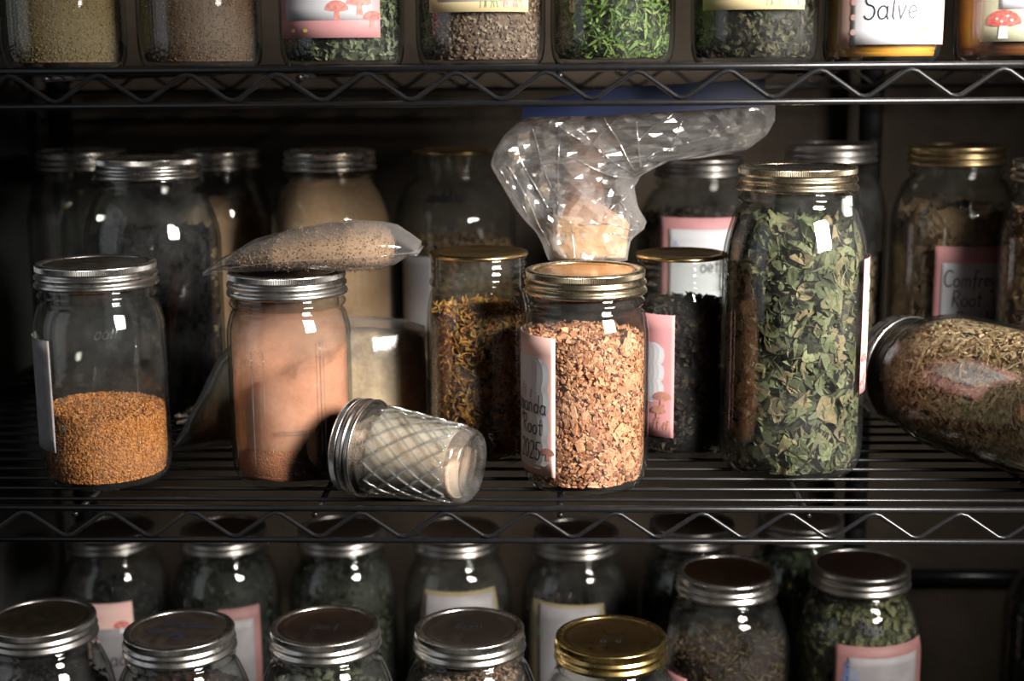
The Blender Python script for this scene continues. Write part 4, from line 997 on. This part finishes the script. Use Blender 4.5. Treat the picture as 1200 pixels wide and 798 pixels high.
# silhouette rows: z, x left, x right, y centre, half depth
kn = [(.1570, -.006, .0560, .155, .018), (.1640, -.010, .0570, .158, .022), (.1720, -.014, .0590, .160, .026), (.1790, -.0175, .0670, .160, .026), (.1860, -.024, .0700, .160, .027), (.1980, -.032, .0640, .160, .027), (.2130, -.042, .0590, .160, .024),
      (.2230, -.047, .0650, .158, .022), (.2300, -.0505, .0800, .156, .020), (.2345, -.0500, .0880, .155, .019), (.2375, -.0490, .1260, .152, .014), (.2430, -.0475, .1480, .148, .012), (.2550, -.040, .1600, .142, .011), (.2650, -.030, .1640, .136, .008), (.2740, -.014, .1640, .130, .006), (.2850, .000, .1640, .122, .003)]
V, F = [], []
n, seg = 46, 72
def bag_pt(z, a, out=0.):
    lo, hi, yc, hd = resample(kn, z); c, d = math.cos(a), math.sin(a); c = math.copysign(abs(c)**.8, c)
    x = (lo+hi)/2+(hi-lo)/2*c; sg = 1 if d >= 0 else -1
    q = Vector((x*34+z*16, z*26-x*12, sg*2+3)); q2 = Vector((x*85-z*50, z*60+x*25, sg*5)); q3 = Vector((x*170, z*170, sg*7))
    wr = (1-abs(noise.noise(q))*2.8)+.55*(1-abs(noise.noise(q2))*2.8)+.3*noise.noise(q3)
    ang = math.atan2(z-.220, x-.066); rad = math.hypot(z-.220, x-.066)
    fold = (abs(math.sin(ang*8+noise.noise(q)*2.5))-.5)*min(1, rad/.025)
    y = yc+hd*d+sg*(wr*.0045+fold*.006+out)*abs(d)**.5
    x += noise.noise(q*1.3+Vector((3, 3, 3)))*.003*abs(c)
    return (x-X0.x, y-X0.y, z-X0.z)
for i in range(n):
    z = kn[0][0]+(kn[-1][0]-kn[0][0])*i/(n-1)
    for k in range(seg): V.append(bag_pt(z, 2*PI*(k+.5*(i % 2))/seg))
for i in range(n-1):
    for k in range(seg):
        k2 = (k+1) % seg; A, B, C_, D = i*seg+k, i*seg+k2, (i+1)*seg+k2, (i+1)*seg+k
        if i % 2: F += [(A, B, C_), (A, C_, D)]
        else: F += [(A, B, D), (B, C_, D)]
mesh_obj('bag_film', V, F, FILM2, bag, smooth=False)
# sharp creases pressed into the film
V, F = [], []; rn = random.Random(11)
def crease(x0, z0, x1, z1, wob=.004, r=.0004):
    P = []; ph = rn.uniform(0, 6)
    for q in range(15):
        t = q/14; x = x0+(x1-x0)*t; z = z0+(z1-z0)*t+wob*math.sin(ph+t*5)*t*(1-t)*2
        lo, hi, yc, hd = resample(kn, z); c = max(-.97, min(.97, (x-(lo+hi)/2)/((hi-lo)/2+1e-6)))
        c = math.copysign(abs(c)**1.25, c); P.append(Vector(bag_pt(z, -math.acos(c), .0006)))
    rod(P, r*rn.uniform(.7, 1.4), 5, V, F)
for (x0, z0, x1, z1) in ((.060, .223, .012, .262), (.060, .226, .034, .272), (.058, .220, .004, .240), (.064, .229, .060, .268), (.058, .216, .036, .190), (.066, .236, .100, .250), (.070, .236, .130, .262), (.056, .212, .030, .205),
                         (-.038, .232, -.006, .170), (-.030, .240, -.008, .200), (-.020, .262, -.004, .215), (.002, .262, .000, .180), (.040, .180, .062, .176), (.030, .188, .066, .182), (.048, .204, .064, .186), (-.046, .232, -.020, .186),
                         (.085, .242, .095, .266), (.105, .244, .120, .262), (.060, .250, .090, .274), (.020, .240, .050, .272), (-.010, .274, .020, .250), (.036, .160, .056, .170), (.010, .190, .014, .160)):
    crease(x0, z0, x1, z1)
mesh_obj('film_creases', V, F, CREASE, bag)
# blue closure strip, following the top edge
BLUE = plain('blue bag closure', (.005, .012, .050), .45, scale=30)
V, F = [], []; N = 24
for i in range(N+1):
    t = i/N; x = -.026+.181*t; zc = .2745+.0125*t**.7; h = .0055+.0045*min(1, t*3); y = .118-.006*math.sin(t*3)
    for (dy, dz) in ((-.0008, -h), (.0008, -h), (.0008, h), (-.0008, h)): V.append((x-X0.x, y+dy-X0.y, zc+dz-X0.z))
for i in range(N):
    for k in range(4): k2 = (k+1) % 4; F.append((i*4+k, i*4+k2, (i+1)*4+k2, (i+1)*4+k))
F += [(3, 2, 1, 0), (N*4, N*4+1, N*4+2, N*4+3)]
o = mesh_obj('zip_closure', V, F, BLUE, bag, smooth=False); o['label'] = 'blue plastic zip closure'
# powder inside: heap below, thin column above
kc = [(.1580, .000, .0535, .158, .014), (.1640, -.005, .0560, .159, .017), (.1800, -.009, .0580, .161, .018), (.1880, -.006, .0540, .161, .017), (.1930, .000, .0440, .161, .013), (.1990, .004, .0340, .160, .009), (.2040, .010, .0280, .160, .004)]
V, F = pillow(kc, 40, 48, .0030, 38, 2, axis='z')
kr = [(.1850, -.002, .0440, .158, .0150), (.1960, .003, .0380, .158, .0140), (.2150, .0065, .0350, .157, .0130), (.2350, .0090, .0360, .156, .0110), (.2480, .0110, .0360, .155, .0090), (.2545, .0160, .0320, .154, .006)]
Vr, Fr = pillow(kr, 50, 40, .0030, 60, 5, axis='z')
Vr = [(x-X0.x, y-X0.y, z-X0.z) for x, y, z in Vr]
o = mesh_obj('powder_residue', Vr, Fr, residue_mat('brown dust on film', (.40, .24, .18), .25, .75, .62, 60), bag); o['kind'] = 'stuff'
nt = NT('golden beige powder'); b = nt.n('ShaderNodeBsdfPrincipled'); b.inputs['Roughness'].default_value = .9
tc = nt.n('ShaderNodeTexCoord'); sp = nt.n('ShaderNodeSeparateXYZ'); nt.l(tc.outputs['Object'], sp.inputs[0])
mot = contrast(nt, noise_fac(nt, 90, 6, .65), .3, .7)
mx = contrast(nt, nt.math('ADD', sp.outputs[2], nt.math('MULTIPLY', mot, .03)), .195, .255)
nt.l(ramp(nt, [(.66, .40, .20), (.50, .28, .16), (.30, .16, .11), (.22, .13, .11)], mx), b.inputs['Base Color']); bump(nt, b, mot, .001); nt.l(b.outputs[0], nt.out.inputs[0])
o = mesh_obj('golden_beige_powder', V, F, nt.m); tag(o, 'golden beige powder heaped in the bottom of the big zip bag', 'powder', None, 'stuff')

for o in COL.objects:
    if o.parent is None and o.name.startswith('mason_jar'):
        o['group'] = 'glass jars on the upper shelf' if o.location.z > .2 else ('glass jars on the lower shelf' if o.location.z < -.1 else 'glass jars on the middle shelf')
